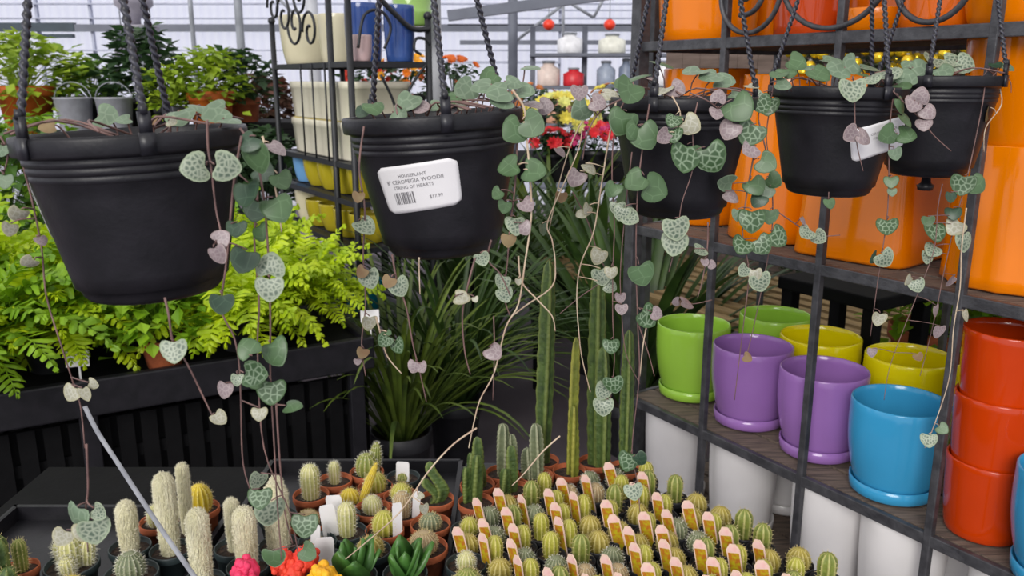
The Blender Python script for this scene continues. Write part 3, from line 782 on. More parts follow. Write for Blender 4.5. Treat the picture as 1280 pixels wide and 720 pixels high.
# ---- basket furthest along the rail
b5.crown([(1150, 88, 30, 60, 'a', -.5), (1168, 78, 32, -20, 's', -.3), (1190, 77, 30, 60, 's', -.2), (1205, 80, 28, 60, 's', -.3), (1180, 88, 26, 30, 'a', -.6),
          (1258, 85, 20, 40, 'a', .2), (1140, 82, 24, 0, 'a', .2), (1245, 82, 16, 0, 'd', .2)], 55, 4)
b5.vine([(1232, 96), (1228, 130), (1216, 190), (1208, 225), (1196, 270), (1182, 330), (1170, 390), (1158, 440), (1150, 470)],
        [(1203, 230, 30, -10, 'm'), (1220, 231, 26, 50, 'g'), (1188, 246, 16, 0, 'd'), (1192, 266, 20, 0, 'd'), (1170, 289, 30, 0, 'm'), (1160, 276, 16, 0, 'g'),
         (1194, 283, 26, -40, 'w'), (1205, 302, 28, 10, 's'), (1166, 312, 22, -40, 's'), (1158, 322, 18, -20, 's'), (1188, 350, 20, -40, 'p', 50)])
b5.vine([(1208, 260), (1202, 310), (1200, 360), (1192, 410), (1187, 470), (1172, 520), (1156, 560)],
        [(1206, 394, 18, 10, 'w', 40), (1161, 550, 20, 0, 's'), (1178, 536, 16, 50, 'g')], pale=True, r=.0012)
b5.vine([(1178, 230), (1172, 262), (1168, 310), (1150, 360), (1130, 410), (1112, 460), (1105, 500)],
        [(1136, 350, 16, -40, 'w', 40), (1146, 356, 20, 20, 's'), (1170, 388, 18, 20, 'p', 40), (1173, 414, 20, 0, 'p'), (1090, 440, 14, 0, 'p'), (1148, 446, 12, 30, 'y')], r=.0009)
b5.vine([(1246, 100), (1252, 130), (1232, 160), (1230, 190)], [(1234, 142, 22, 0, 'd', 50)], pale=True)
b5.vine([(1244, 88), (1262, 100), (1264, 116)], [], r=.0008)
# ------------------------------------------------------------------ cactus table
TZ = .775
tx0, tx1, ty0, ty1 = -1.02, .44, .80, 1.70
tb = thing('plant_table', ((tx0 + tx1) / 2, (ty0 + ty1) / 2, 0), 'black display table covered by the cactus trays', 'table')
ti = Matrix.Translation(tb.location).inverted()
def prism(mb, poly, z0, z1):
    n = len(poly)
    mb.add([(x, y, z0) for x, y in poly] + [(x, y, z1) for x, y in poly], [tuple(range(n))[::-1], tuple(range(n, 2 * n))] + [(i, (i + 1) % n, n + (i + 1) % n, n + i) for i in range(n)])
mb = MB(); prism(mb, [(tx0, ty0), (.62, ty0), (.60, 1.12), (.25, 1.60), (.16, ty1), (tx0, ty1)], TZ - .04, TZ); mb.build('table_top', M_blackmatte, tb, ti, bevel=.004)
for x, y in ((tx0 + .05, ty0 + .05), (tx0 + .05, ty1 - .05), (.55, ty0 + .05), (.10, ty1 - .05)):
        mb = MB(); mb.box((x, y, (TZ - .04) / 2), (.05, .05, TZ - .04)); mb.build('leg', M_blackmatte, tb, ti, bevel=.003)
def tray(x0, x1, y0, y1, label):
    t = thing('nursery_tray', ((x0 + x1) / 2, (y0 + y1) / 2, TZ), label, 'tray', 'nursery trays on the table')
    cx, cy, w, d = (x0 + x1) / 2, (y0 + y1) / 2, x1 - x0, y1 - y0
    iv = Matrix.Translation(t.location).inverted(); mb = MB()
    mb.box((cx, cy, TZ + .004), (w, d, .006))
    for s in (-1, 1):
        mb.box((cx + s * (w / 2 - .003), cy, TZ + .018), (.006, d, .034)); mb.box((cx, cy + s * (d / 2 - .003), TZ + .018), (w, .006, .034))
        mb.box((cx + s * (w / 2), cy, TZ + .0335), (.006, d + .006, .004)); mb.box((cx, cy + s * (d / 2), TZ + .0335), (w + .006, .006, .004))
    mb.build('tray_shell', M_black, t, iv, smooth=False)
    n1, n2 = int(w / .062), int(d / .062); mb = MB()
    for i in range(1, n1): mb.box((x0 + w * i / n1, cy, TZ + .006), (.003, d - .01, .0016))
    for j in range(1, n2): mb.box((cx, y0 + d * j / n2, TZ + .006), (w - .01, .003, .0016))
    mb.build('cell_grid', M_black, t, iv, smooth=False)
tray(-.95, -.533, .84, 1.46, 'black tray at the left holding the woolly column cacti')
tray(-.515, -.108, .84, 1.66, 'black tray in the middle holding the ball and column cacti')
PT3 = [(-.100, .84), (.60, .84), (.578, 1.10), (.238, 1.590), (.15, 1.66), (-.100, 1.66)]
t = thing('nursery_tray', (.2, 1.2, TZ), 'black tray at the right packed with picture-tagged cacti', 'tray', 'nursery trays on the table')
mb = MB(); prism(mb, PT3, TZ + .0005, TZ + .007)
for i in range(6):
    p, q = PT3[i], PT3[(i + 1) % 6]; mb.bar((p[0], p[1], TZ + .017), (q[0], q[1], TZ + .017), .032, .005)
mb.build('tray_shell', M_black, t, Matrix.Translation((-.2, -1.2, -TZ)), smooth=False)
rect = lambda x0, x1, y0, y1: [(x0, y0), (x1, y0), (x1, y1), (x0, y1)]
HOLD = [rect(-.95, -.533, .84, 1.46), rect(-.515, -.108, .84, 1.66), PT3]
def depth_in(poly, x, y):
    """least inward distance to the tray's sides and the inward normal of that side"""
    best = None
    for i in range(len(poly)):
        (ax, ay), (bx, by) = poly[i], poly[(i + 1) % len(poly)]; L_ = math.hypot(bx - ax, by - ay); nx, ny = -(by - ay) / L_, (bx - ax) / L_
        d = (x - ax) * nx + (y - ay) * ny
        if best is None or d < best[0]: best = (d, nx, ny)
    return best

# ------------------------------------------------------------------ cacti
M_pott = mat('pot_dark_teal', (50, 62, 64), .45, (38, 48, 50), 20)
M_potk = mat('pot_black_small', (44, 44, 48), .5, (34, 34, 38), 20)
def cmat(n, c, c2, edge, rough=.6): return mat('cactus_' + n, c, rough, c2, 45, .25, 220, edge=edge)
C_wool = mat('cactus_wool', (232, 226, 196), .9, (214, 208, 168), 60, 1.0, 320, stretch=(1, 1, .25))
C_woolhair = mat('cactus_wool_hair', (236, 232, 212), .9, (222, 216, 190), 30)
C_cream = cmat('cream', (190, 186, 128), (164, 164, 100), (226, 220, 180))
C_lime = cmat('lime', (172, 168, 62), (146, 146, 48), (210, 202, 124))
C_olive = cmat('olive', (164, 148, 62), (136, 122, 48), (204, 190, 122))
C_green = cmat('green', (126, 136, 56), (98, 110, 44), (182, 178, 112))
C_grey = cmat('grey_green', (112, 120, 88), (88, 98, 72), (164, 166, 136))
C_tan = cmat('tan', (166, 144, 106), (136, 114, 82), (206, 188, 150))
C_gold = cmat('gold', (204, 178, 34), (176, 150, 26), (232, 214, 110))
C_euph = mat('cactus_spurge', (78, 100, 44), .6, (48, 68, 30), 60, .3, 150, edge=(112, 124, 62))
C_euphy = mat('cactus_spurge_yellow', (122, 128, 40), .6, (92, 100, 34), 40, .3, 150, edge=(156, 152, 66))
C_spine = mat('cactus_spine', (222, 208, 160), .7, (196, 176, 120), 30)
C_spinew = mat('cactus_spine_white', (232, 230, 214), .7)
C_leaf = mat('succulent_leaf', (78, 122, 52), .4, (56, 98, 42), 20)
F_pink = mat('graft_pink', (236, 62, 108), .6, (214, 40, 86), 60, .3); F_red = mat('graft_red', (234, 74, 48), .6, (210, 48, 36), 60, .3)
F_yel = mat('graft_yellow', (240, 188, 24), .6, (226, 156, 20), 60, .3)
def spikes(mb, p, nrm, n, ln, w, r):
    for _ in range(n):
        d = (nrm + Vector((r.uniform(-1, 1), r.uniform(-1, 1), r.uniform(-.8, 1))) * .75).normalized() * ln * r.uniform(.6, 1.2)
        o = d.orthogonal().normalized() * w
        o2 = d.cross(o).normalized() * w
        mb.add([p + o, p - o * .5 + o2 * .8, p - o * .5 - o2 * .8, p + d], [(0, 1, 3), (1, 2, 3), (2, 0, 3)])
def body_fn(h, r, kind):
    def f(u):
        z = u * h
        if kind == 'ball': 
            v = (z - h * .46) / (h * .54); return r * math.sqrt(max(1 - v * v, 0.0)) if v > 0 else r * math.sqrt(max(1 - (v * .85) ** 2, 0))
        top = min(r * 1.15, h * .5)
        if z > h - top: return r * math.sqrt(max(1 - ((z - h + top) / top) ** 2, 0))
        return r * (.84 + .16 * min(z / (h * .5), 1))
    return f
def cactus_mesh(root, z0, h, r, kind, ribs, depth, m, spine=None, ns=2, sl=.006, seed=0, off=(0, 0), lean=(0, 0), wool=0, nz=9):
    rr = random.Random(seed); f = body_fn(h, r, kind); N = ribs * 4
    K = 16; us = [math.sin(i / K * PI / 2) ** .9 for i in range(K + 1)]
    crest = lambda a: (.5 + .5 * math.cos(ribs * a)) ** 1.5
    sh = lambda z: Vector((off[0] + lean[0] * z, off[1] + lean[1] * z, z0 + z))
    mb = MB(); vs = []; es = []
    for u in us:
        rad = max(f(u), .0006)
        for j in range(N):
            a = 2 * PI * j / N; q = rad * (1 - depth * (1 - crest(a)))
            vs.append(sh(u * h) + Vector((q * math.cos(a), q * math.sin(a), 0))); es.append(crest(a))
    fs = [(i * N + j, i * N + (j + 1) % N, (i + 1) * N + (j + 1) % N, (i + 1) * N + j) for i in range(K) for j in range(N)]
    fs.append(tuple(K * N + j for j in range(N)))
    mb.add(vs, fs, 0, es); o = mb.build('cactus_body', m, root)
    if spine:
        sb = MB()
        if wool:
            for i in range(wool):
                u = rr.random(); a = rr.uniform(0, 2 * PI); q = f(u)
                n_ = Vector((math.cos(a), math.sin(a), .25 if u < .9 else 1.5)).normalized()
                spikes(sb, sh(u * h) + Vector((q * .96 * math.cos(a), q * .96 * math.sin(a), 0)), n_, 1, sl, .00045, rr)
        else:
            for k in range(nz):
                u = (k + .6) / nz
                for j in range(ribs):
                    a = 2 * PI * j / ribs; q = f(u)
                    n_ = Vector((math.cos(a), math.sin(a), .2 + (u > .8) * 1.0)).normalized()
                    spikes(sb, sh(u * h) + Vector((q * .99 * math.cos(a), q * .99 * math.sin(a), 0)), n_, ns, sl, .0004, rr)
        sb.build('spines', spine, o, smooth=False)
    return o
def small_pot(root, r, h, m):
    mb = MB()
    mb.lathe([(.001, 0), (r * .70, 0), (r * .72, .002), (r * .92, h * .78), (r * .98, h * .79), (r, h * .82), (r, h - .002), (r * .97, h), (r * .93, h - .002), (r * .9, h * .8), (.001, h * .78)], 24, cap0=False)
    p = mb.build('pot', m, root)
    mb = MB(); mb.lathe([(r * .92, h * .84), (r * .5, h * .88), (.001, h * .89)], 18, cap0=False); mb.build('soil', M_soil, p)
    return h * .86
M_tagb = mat('tag_border', (232, 200, 196), .5, (226, 176, 172), 60)
M_tage = mat('tag_edge', (232, 206, 190), .45, (224, 186, 170), 40)
def tagpic():
    m, nt, bs, out = _new('tag_picture')
    tc = nt.nodes.new('ShaderNodeTexCoord'); nz = nt.nodes.new('ShaderNodeTexNoise'); nz.inputs['Scale'].default_value = 130
    nt.links.new(tc.outputs['Object'], nz.inputs[0])
    c = mixc(nt, ramp(nt, nz.outputs[0], .38, .62), lin((176, 108, 36)), lin((178, 168, 30)))
    nt.links.new(c, bs.inputs['Base Color']); bs.inputs['Roughness'].default_value = .35; return m
M_tagp = tagpic()
def picture_tag(root, x, y, z, w=.021, h=.056, yaw=0, roll=0, back=.25):
    """white-edged plastic tag with clipped top corners and a printed picture"""
    Rm = Matrix.Rotation(yaw, 3, 'Z') @ Matrix.Rotation(-back, 3, 'X') @ Matrix.Rotation(roll, 3, 'Y')
    o = Vector((x, y, z)); mb = MB(); t = .0008
    out = [(-.30, -.5), (.30, -.5), (.5, 0), (.5, .86), (.22, 1), (-.22, 1), (-.5, .86), (-.5, 0)]
    inn = [(-.41, -.05), (.41, -.05), (.41, .78), (-.41, .78)]
    top_ = [(-.40, .80), (.40, .80), (.40, .85), (.19, .95), (-.19, .95), (-.40, .85)]
    P = lambda a, b, d: o + Rm @ Vector((a * w, d, b * h))
    n = len(out); vs = [P(a, b, -t) for a, b in out] + [P(a, b, t) for a, b in out]
    fs = [tuple(range(n)), tuple(range(2 * n - 1, n - 1, -1))] + [(i, n + i, n + (i + 1) % n, (i + 1) % n) for i in range(n)]
    mb.add(vs, fs, 3)
    for poly, mi in ((inn, 1), (top_, 2)):
        k = len(poly); mb.add([P(a, b, -t - .0003) for a, b in poly], [tuple(range(k))], mi)
    return mb.build('plant_tag', [M_white, M_tagp, M_tagb, M_tage], root, smooth=False)
def blank_tag(root, x, y, z, w=.026, h=.045, yaw=0, roll=0, back=.15):
    Rm = Matrix.Rotation(yaw, 3, 'Z') @ Matrix.Rotation(-back, 3, 'X') @ Matrix.Rotation(roll, 3, 'Y')
    out = [(-.25, -.6), (.25, -.6), (.5, 0), (.5, .9), (.4, 1), (-.4, 1), (-.5, .9), (-.5, 0)]; n = len(out); t = .0008; mb = MB()
    P = lambda a, b, d: Vector((x, y, z)) + Rm @ Vector((a * w, d, b * h))
    mb.add([P(a, b, -t) for a, b in out] + [P(a, b, t) for a, b in out],
           [tuple(range(n)), tuple(range(2 * n - 1, n - 1, -1))] + [(i, n + i, n + (i + 1) % n, (i + 1) % n) for i in range(n)])
    o = mb.build('plant_tag', M_white, root, smooth=False); o['label'] = 'blank white plastic tag'; return o

SZ = TZ + .0080          # pots stand on the tray floor
SPOTS = []              # (xy, radius) for the spacing
def spot(px, py, r, zs, fixed=False):
    p = at_z(px, py, zs); SPOTS.append([p.x, p.y, r, fixed]); return len(SPOTS) - 1
JOBS = []
# the special ones: picture column, picture row of the soil, kind ...
def job(px, py, r, fn, label, ph=.062, group=None): JOBS.append((spot(px, py, r, SZ + ph * .86), fn, label, group))
def col(h, r, m, ribs=10, depth=.2, pot=.034, pm=None, spine=C_spine, kind='col', ns=2, sl=.006, seed=0, wool=0, lean=(0, 0), tagfn=None, ph=.062, extra=None, nz=9):
    def f():
        t = thing('potted_cactus', (0, 0, 0)); z = small_pot(t, pot, ph, pm or M_pott)
        cactus_mesh(t, z - .004, h, r, kind, ribs, depth, m, spine, ns, sl, seed, lean=lean, wool=wool, nz=nz)
        if extra:
            for (dx, dy, h2, r2, ln) in extra: cactus_mesh(t, z - .004, h2, r2, kind, ribs, depth, m, spine, ns, sl, seed + 1, off=(dx, dy), lean=ln, wool=int(wool * .6), nz=nz)
        if tagfn: tagfn(t, z)
        return t
    return f
def wl(h, r, seed, **k): return col(h, r, C_wool, 14, .06, spine=C_woolhair, wool=1500, sl=.0038, seed=seed, **k)
bt = lambda x, y, **k: (lambda t, z: blank_tag(t, x, y, z - .002, **k))
job(163, 688, .035, wl(.095, .0165, 1), 'white woolly column cactus standing furthest left, right of the spiny clump')
job(224, 694, .035, wl(.150, .0175, 2), 'tall white woolly column cactus in front of the yellow barrel cactus')
job(244, 668, .030, wl(.135, .011, 3), 'slim tall woolly column cactus close behind the tall woolly one at left')
job(251, 728, .035, wl(.135, .0175, 4), 'white woolly column cactus in the left front, beside the pink grafted cactus')
job(266, 640, .036, col(.058, .023, C_gold, 14, .22, pm=M_terra, kind='ball', seed=5), 'yellow ribbed barrel cactus in an orange pot among the woolly columns')
job(294, 688, .030, wl(.100, .012, 6), 'slim woolly column cactus left of the big woolly one under the long vine')
job(314, 712, .035, wl(.115, .0185, 7), 'thick woolly column cactus left of the long hanging vine')
job(364, 690, .036, wl(.125, .021, 8), 'thickest woolly column cactus, right behind the hanging vine stems')
job(350, 650, .030, wl(.090, .013, 9), 'woolly column cactus half hidden behind the thickest woolly one')
job(389, 622, .034, col(.072, .018, C_cream, 14, .1, pm=M_terra, spine=C_spinew, ns=3, seed=10), 'cream column cactus in an orange pot at the back of the middle tray')
job(420, 604, .030, col(.050, .011, C_cream, 12, .1, pm=M_terra, spine=C_spinew, ns=3, seed=11), 'small slim cream column cactus at the very back of the middle tray')
job(405, 652, .030, col(.032, .0195, C_tan, 18, .1, pm=M_terra, kind='ball', ns=3, sl=.004, seed=12), 'flat brown ball cactus left of the blank white tags')
job(442, 672, .030, col(.066, .016, C_cream, 12, .12, spine=C_spinew, ns=3, seed=13, tagfn=bt(-.026, -.006, yaw=.3, roll=-.1, h=.06)), 'pale cream column cactus with a white tag on its left side')
job(424, 648, .028, col(.03, .014, C_green, 12, .12, kind='ball', seed=14, tagfn=bt(-.004, -.02, yaw=-.2, roll=-.15, h=.055, w=.03)), 'small cactus almost hidden behind a broad white tag')
job(456, 628, .030, col(.032, .018, C_gold, 12, .18, pm=M_terra, kind='ball', seed=15, extra=[(.02, .0, .085, .0085, (.38, 0))]), 'golden cactus with one bent finger leaning to the right')
job(466, 600, .036, col(.050, .022, C_green, 12, .16, spine=C_spinew, kind='ball', seed=16, ns=3, pm=M_terra, extra=[(.012, .018, .066, .012, (.1, 0))]), 'green spiny ball cactus with a tall offset at the back centre')
job(496, 604, .026, col(.022, .012, C_green, 12, .1, kind='ball', seed=17, tagfn=bt(0, -.006, w=.026, h=.042, yaw=-.1)), 'small cactus behind a white tag, right of the bent golden finger')
job(490, 622, .033, col(.040, .0215, C_lime, 14, .18, pm=M_terra, kind='ball', seed=18), 'pale lime ribbed ball cactus right of the bent golden one')
job(484, 646, .028, col(.036, .0175, C_cream, 18, .06, kind='ball', spine=C_spinew, ns=3, sl=.004, pm=M_terra, seed=19), 'small cream ball cactus in front of the lime ribbed ball')
job(519, 626, .032, col(.036, .020, C_lime, 14, .16, pm=M_terra, kind='ball', seed=20), 'yellowish green ball cactus behind the tan column')
job(515, 657, .030, col(.052, .0165, C_tan, 18, .08, pm=M_terra, spine=C_spinew, ns=3, sl=.004, seed=21, tagfn=bt(.024, -.006, w=.014, h=.05, yaw=.3, roll=.1)), 'tan column cactus with a narrow white tag at its right')
job(466, 668, .033, col(.046, .022, C_lime, 12, .24, kind='ball', seed=22, pm=M_terra, tagfn=bt(.024, -.012, w=.017, h=.062, yaw=.4, roll=.05)), 'lime ribbed ball cactus with a tall narrow white tag')
job(462, 692, .033, col(.034, .0225, C_olive, 12, .2, kind='ball', seed=23), 'flattened yellow-green ball cactus behind the fleshy leaves')
job(416, 694, .032, col(.02, .014, C_grey, 12, .1, kind='ball', seed=24, tagfn=bt(.003, -.012, w=.030, h=.052, yaw=.1)), 'small cactus behind the wide white tag above the yellow graft')
job(400, 690, .026, col(.02, .010, C_grey, 12, .1, kind='ball', seed=25, tagfn=bt(.0, -.012, w=.017, h=.045, yaw=-.2)), 'small cactus behind a narrow tag left of the wide white tag')
job(543, 690, .040, col(.040, .0235, C_tan, 20, .08, pot=.040, pm=M_terra, kind='ball', ns=3, sl=.004, seed=26), 'round brown ball cactus in a wide terracotta pot')
job(549, 667, .036, col(.030, .019, C_grey, 14, .1, pot=.036, pm=M_terra, kind='ball', ns=3, sl=.004, seed=27), 'grey green ball cactus in an orange pot behind the terracotta one')
job(588, 714, .032, col(.038, .0215, C_green, 12, .26, kind='ball', ns=2, seed=28), 'dark green ribbed ball cactus in front of the leftmost picture tags')
job(547, 724, .034, col(.030, .024, C_green, 12, .26, kind='ball', seed=29), 'green ribbed ball cactus at the bottom edge right of the fleshy leaves')
job(612, 690, .026, col(.032, .0155, C_cream, 16, .05, kind='ball', spine=C_spinew, ns=3, sl=.004, seed=31), 'cream ball cactus between the two left picture tags')
job(601, 663, .026, col(.034, .016, C_lime, 12, .12, kind='ball', seed=32), 'pale green ball cactus behind the leftmost picture tags')
job(90, 712, .042, col(.060, .017, C_cream, 12, .16, pot=.042, spine=C_spinew, ns=4, sl=.007, seed=33, extra=[(.018, .012, .05, .013, (.1, 0)), (-.016, .012, .045, .013, (-.15, 0)), (.004, -.018, .035, .012, (0, -.1))]), 'spiny clump of cream cacti in a wide teal pot at left')
job(174, 716, .042, col(.048, .0225, C_grey, 16, .12, pot=.042, kind='ball', spine=C_spinew, ns=3, sl=.005, seed=34), 'round grey green cactus in a wide teal pot in front of the woolly columns')
job(88, 738, .034, col(.03, .022, C_gold, 14, .1, kind='ball', ns=3, seed=35), 'fuzzy yellow cactus at the bottom edge below the spiny clump')
job(203, 655, .036, col(.045, .020, C_cream, 14, .16, kind='ball', spine=C_spinew, ns=3, seed=36, pm=M_terra, extra=[(.02, .01, .04, .014, (.1, 0))]), 'pale yellow clump cactus behind the grey plastic strip')
job(4, 742, .040, col(.105, .021, C_euph, 6, .3, pot=.04, seed=37, extra=[(-.02, .015, .12, .016, (-.1, 0)), (.014, -.012, .06, .016, (.15, 0))]), 'bright green ribbed column cactus in the lower left corner')
job(26, 716, .026, col(.060, .011, C_green, 10, .2, pot=.026, pm=M_terra, seed=38), 'small dark green column cactus in terracotta near the left edge')
def moon(mats, heads):
    def f():
        t = thing('grafted_cactus', (0, 0, 0)); z = small_pot(t, .034, .062, M_pott)
        cactus_mesh(t, z - .004, .03, .012, 'col', 3, .3, C_leaf, None, seed=1)
        for i, (dx, dy, dz, r) in enumerate(heads):
            mb = MB(); c = Vector((dx, dy, z + .03 + dz)); mb.ball(c, r, 28, 16, mod=lambda a, b: 1 - .16 * (.5 - .5 * math.cos(9 * a)) * math.cos(b) + .05 * math.sin(7 * b + 3 * a))
            rr = random.Random(i)
            for k in range(16):
                a = rr.uniform(0, 2 * PI); b = rr.uniform(-.3, 1.3); q = r * .92
                mb.ball(c + Vector((q * math.cos(a) * math.cos(b), q * math.sin(a) * math.cos(b), q * math.sin(b))), r * rr.uniform(.22, .34), 10, 7)
            mb.build('grafted_head', mats, t)
        return t
    return f
job(316, 738, .034, moon(F_pink, [(0, 0, .008, .022)]), 'pink grafted cactus at the bottom edge')
job(374, 736, .036, moon(F_red, [(-.016, 0, .012, .020), (.018, .004, .016, .021), (.004, -.014, .002, .018)]), 'red grafted cactus with several bumpy heads')
job(421, 738, .036, moon(F_yel, [(0, 0, .012, .025), (.020, -.006, .004, .017), (-.018, .002, .002, .015)]), 'golden yellow grafted cactus beside the red one')
def fleshy(seed, n=11, L=.075):
    def f():
        t = thing('fleshy_succulent', (0, 0, 0)); z = small_pot(t, .036, .062, M_pott); rr = random.Random(seed); mb = MB()
        for i in range(n):
            a = i * 2.4 + rr.uniform(-.3, .3); ln = L * rr.uniform(.7, 1.1); tilt = rr.uniform(.7, 1.35); w = ln * .33
            d = Vector((math.cos(a) * math.cos(tilt), math.sin(a) * math.cos(tilt), math.sin(tilt))); sd = Vector((-math.sin(a), math.cos(a), 0)); nn = d.cross(sd)
            rows = []
            for k in range(7):
                u = k / 6; ww = w * math.sin(PI * min(u * .82 + .16, 1)) ** .8; c = Vector((0, 0, z - .004)) + d * ln * u + nn * (.012 * u * u)
                rows.append([c - sd * ww, c + nn * -.004, c + sd * ww, c + nn * .0035])
            vs = [p for q in rows for p in q]
            fs = [(i_ * 4 + j, i_ * 4 + (j + 1) % 4, i_ * 4 + 4 + (j + 1) % 4, i_ * 4 + 4 + j) for i_ in range(6) for j in range(4)] + [(3, 2, 1, 0), (24, 25, 26, 27)]
            mb.add(vs, fs)
        mb.build('fleshy_leaves', C_leaf, t); return t
    return f
job(474, 716, .040, fleshy(1), 'leafy green succulent with broad fleshy upright leaves right of the yellow graft', group=None)
job(506, 712, .038, fleshy(2, 9, .068), 'leafy green succulent left of the wide terracotta pot')
# spurge columns along the back of the right tray
def spurge(h, r, m, seed, ribs=3, pm=M_terra, pot=.034, kink=0, n=1):
    def f():
        t = thing('potted_spurge', (0, 0, 0)); z = small_pot(t, pot, .062, pm); rr = random.Random(seed)
        for q in range(n):
            ox, oy = (0, 0) if q == 0 else (rr.uniform(-.02, .02), rr.uniform(-.018, .018)); hh = h * (1 if q == 0 else rr.uniform(.45, .8))
            N = ribs * 6; K = 34; vs = []; es = []; tw = rr.uniform(-.6, .6); lx, ly = rr.uniform(-.03, .03), rr.uniform(-.02, .02)
            for i in range(K + 1):
                u = i / K; zz = u * hh
                rad = r * (.78 + .3 * math.sin(PI * min(u * 1.1, 1)) ** .5) * (1 if u < .93 else math.sqrt(max(1 - ((u - .93) / .07) ** 2, .02))) * (1 + .07 * math.sin(i * 2.1))
                cx = ox + lx * zz + kink * math.sin(u * 5) * .012; cy = oy + ly * zz
                for j in range(N):
                    a = 2 * PI * j / N + tw * u; cr = (.5 + .5 * math.cos(ribs * (a - tw * u)))
                    q_ = rad * (.55 + .45 * cr); vs.append(Vector((cx + q_ * math.cos(a), cy + q_ * math.sin(a), z - .004 + zz))); es.append(cr ** 2)
            mb = MB(); mb.add(vs, [(i * N + j, i * N + (j + 1) % N, (i + 1) * N + (j + 1) % N, (i + 1) * N + j) for i in range(K) for j in range(N)] + [tuple(K * N + j for j in range(N))], 0, es)
            mb.build('stem', m, t)
        return t
    return f
job(552, 628, .034, spurge(.085, .012, C_euph, 1, kink=1, n=2), 'kinked green spurge at the left end of the back row of spurges')
job(577, 636, .034, spurge(.105, .0115, C_euph, 2, n=2), 'three-angled green spurge just right of the kinked one, in front of its twin')
job(603, 634, .034, spurge(.110, .0125, C_euph, 3, n=3), 'three-angled green spurge close behind another green spurge, next to the kinked one')
job(631, 628, .034, spurge(.100, .012, C_euph, 4, n=2), 'three-angled green spurge standing in front of the two greyish spurges')
job(654, 612, .034, spurge(.115, .0135, C_grey, 5, 5, n=2), 'greyish spurge left of the tallest spotted column')
job(706, 606, .034, spurge(.430, .0165, C_euph, 6, 4), 'tallest spotted green spurge column, left of the rack')
job(680, 612, .034, spurge(.120, .0145, C_grey, 7, 5, n=2), 'short grey green spurge just left of the tallest column')
job(731, 606, .034, spurge(.290, .0105, C_euphy, 8, 3, n=2), 'yellowish narrow spurge right of the tallest column')
job(757, 598, .034, spurge(.420, .0165, C_euph, 9, 4, n=2), 'tall dark green spurge column near the front left rack post')
job(783, 596, .030, spurge(.300, .013, C_euph, 10, 4), 'green spurge column between rack post and left white pot')

# the packed field of tagged cacti: picture points of the tag tops
TAGS = [(20,370),(45,420),(88,350),(185,320),(160,390),(265,355),(235,260),(345,315),(110,490),(170,535),(235,620),(15,540),(340,440),(435,385),(455,295),(415,205),
 (505,435),(585,390),(535,170),(600,200),(560,490),(400,480),(340,560),(320,655),(410,640),(470,670),(515,585),(680,465),(735,430),(790,340),(705,315),(730,520),
 (660,550),(745,605),(805,575),(810,685),(590,640),(850,480),(870,415),(935,455),(1000,500),(930,550),(900,620),(1015,595),(1160,570),(1270,690),(140,690),(545,275),
 (-245,425),(-110,415),(-40,360),(-100,585),(-30,525),(1215,560),(1290,640),(1060,690)]
FIELD = []
for i, (x, y) in enumerate(TAGS):
    px, py = 640 + x / 4, 540 + y / 4
    FIELD.append((spot(px + 5, py + 36, .0252, SZ + .05), True, i))
UNT = [(704,692),(686,684),(672,668),(815,618),(826,630),(851,640),(870,655),(895,676),(910,692),(655,702),(755,650),(736,672),(985,714),(1010,716),(962,712),(760,690),(785,704),(668,640),(700,636),
       (720,704),(840,684),(798,650),(778,628),(745,622)]
for i, (x, y) in enumerate(UNT): FIELD.append((spot(x, y, .0252, SZ + .05), False, i))
HOME = [max(HOLD, key=lambda p: depth_in(p, q[0], q[1])[0]) for q in SPOTS]
for it in range(260):
    for q, h in zip(SPOTS, HOME):
        for _ in range(2):
            d, nx, ny = depth_in(h, q[0], q[1]); need = q[2] * .88 + .0035
            if d < need: q[0] += nx * (need - d); q[1] += ny * (need - d)
    for i in range(len(SPOTS)):
        for j in range(i):
            a, b = SPOTS[i], SPOTS[j]
            dx, dy = a[0] - b[0], a[1] - b[1]; d = math.hypot(dx, dy) or 1e-6; need = a[2] + b[2] + .0008
            if d < need:
                k = (need - d) / 2 / d
                a[0] += dx * k; a[1] += dy * k; b[0] -= dx * k; b[1] -= dy * k
for i, fn, label, group in JOBS:
    t = fn(); t.location = (SPOTS[i][0], SPOTS[i][1], SZ); t.rotation_euler = (0, 0, 0); tag(t, label, 'cactus' if t.name.startswith(('potted_c', 'graft')) else 'plant', group)
def small_cactus(kind, seed, tagged):
    t = thing('potted_cactus', (0, 0, 0)); t['category'] = 'cactus'; z = small_pot(t, .0250, .055, M_potk)
    if kind == 0: cactus_mesh(t, z - .003, .050, .0142, 'col', 10, .14, C_lime, C_spine, 2, .004, seed, nz=6)
    elif kind == 1: cactus_mesh(t, z - .003, .038, .0195, 'ball', 12, .16, C_olive, C_spine, 2, .004, seed, nz=6)
    elif kind == 2: cactus_mesh(t, z - .003, .036, .0190, 'ball', 14, .12, C_grey, C_spinew, 3, .004, seed, nz=6)
    elif kind == 3: cactus_mesh(t, z - .003, .056, .0155, 'col', 8, .2, C_green, C_spine, 2, .005, seed, nz=7)
    else: cactus_mesh(t, z - .003, .038, .0185, 'ball', 16, .06, C_tan, C_spinew, 3, .004, seed, nz=6)
    if tagged: picture_tag(t, -.006, -.0235, z - .006, h=.067, w=.022, yaw=-.62, roll=-.20 - .05 * (kind % 3), back=-.02)
    return Proto(t)
KN = ['lime column', 'olive ball', 'grey green ball', 'green column', 'tan ball']
PT = [small_cactus(k, k, True) for k in range(5)]; PU = [small_cactus(k, k + 9, False) for k in range(5)]
rr = random.Random(5)
def rows_of(items, per):
    items = sorted(items, key=lambda e: SPOTS[e[0]][1]); out = []
    for i in range(0, len(items), per): out.append(sorted(items[i:i + per], key=lambda e: proj((SPOTS[e[0]][0], SPOTS[e[0]][1], SZ))[0]))
    return out
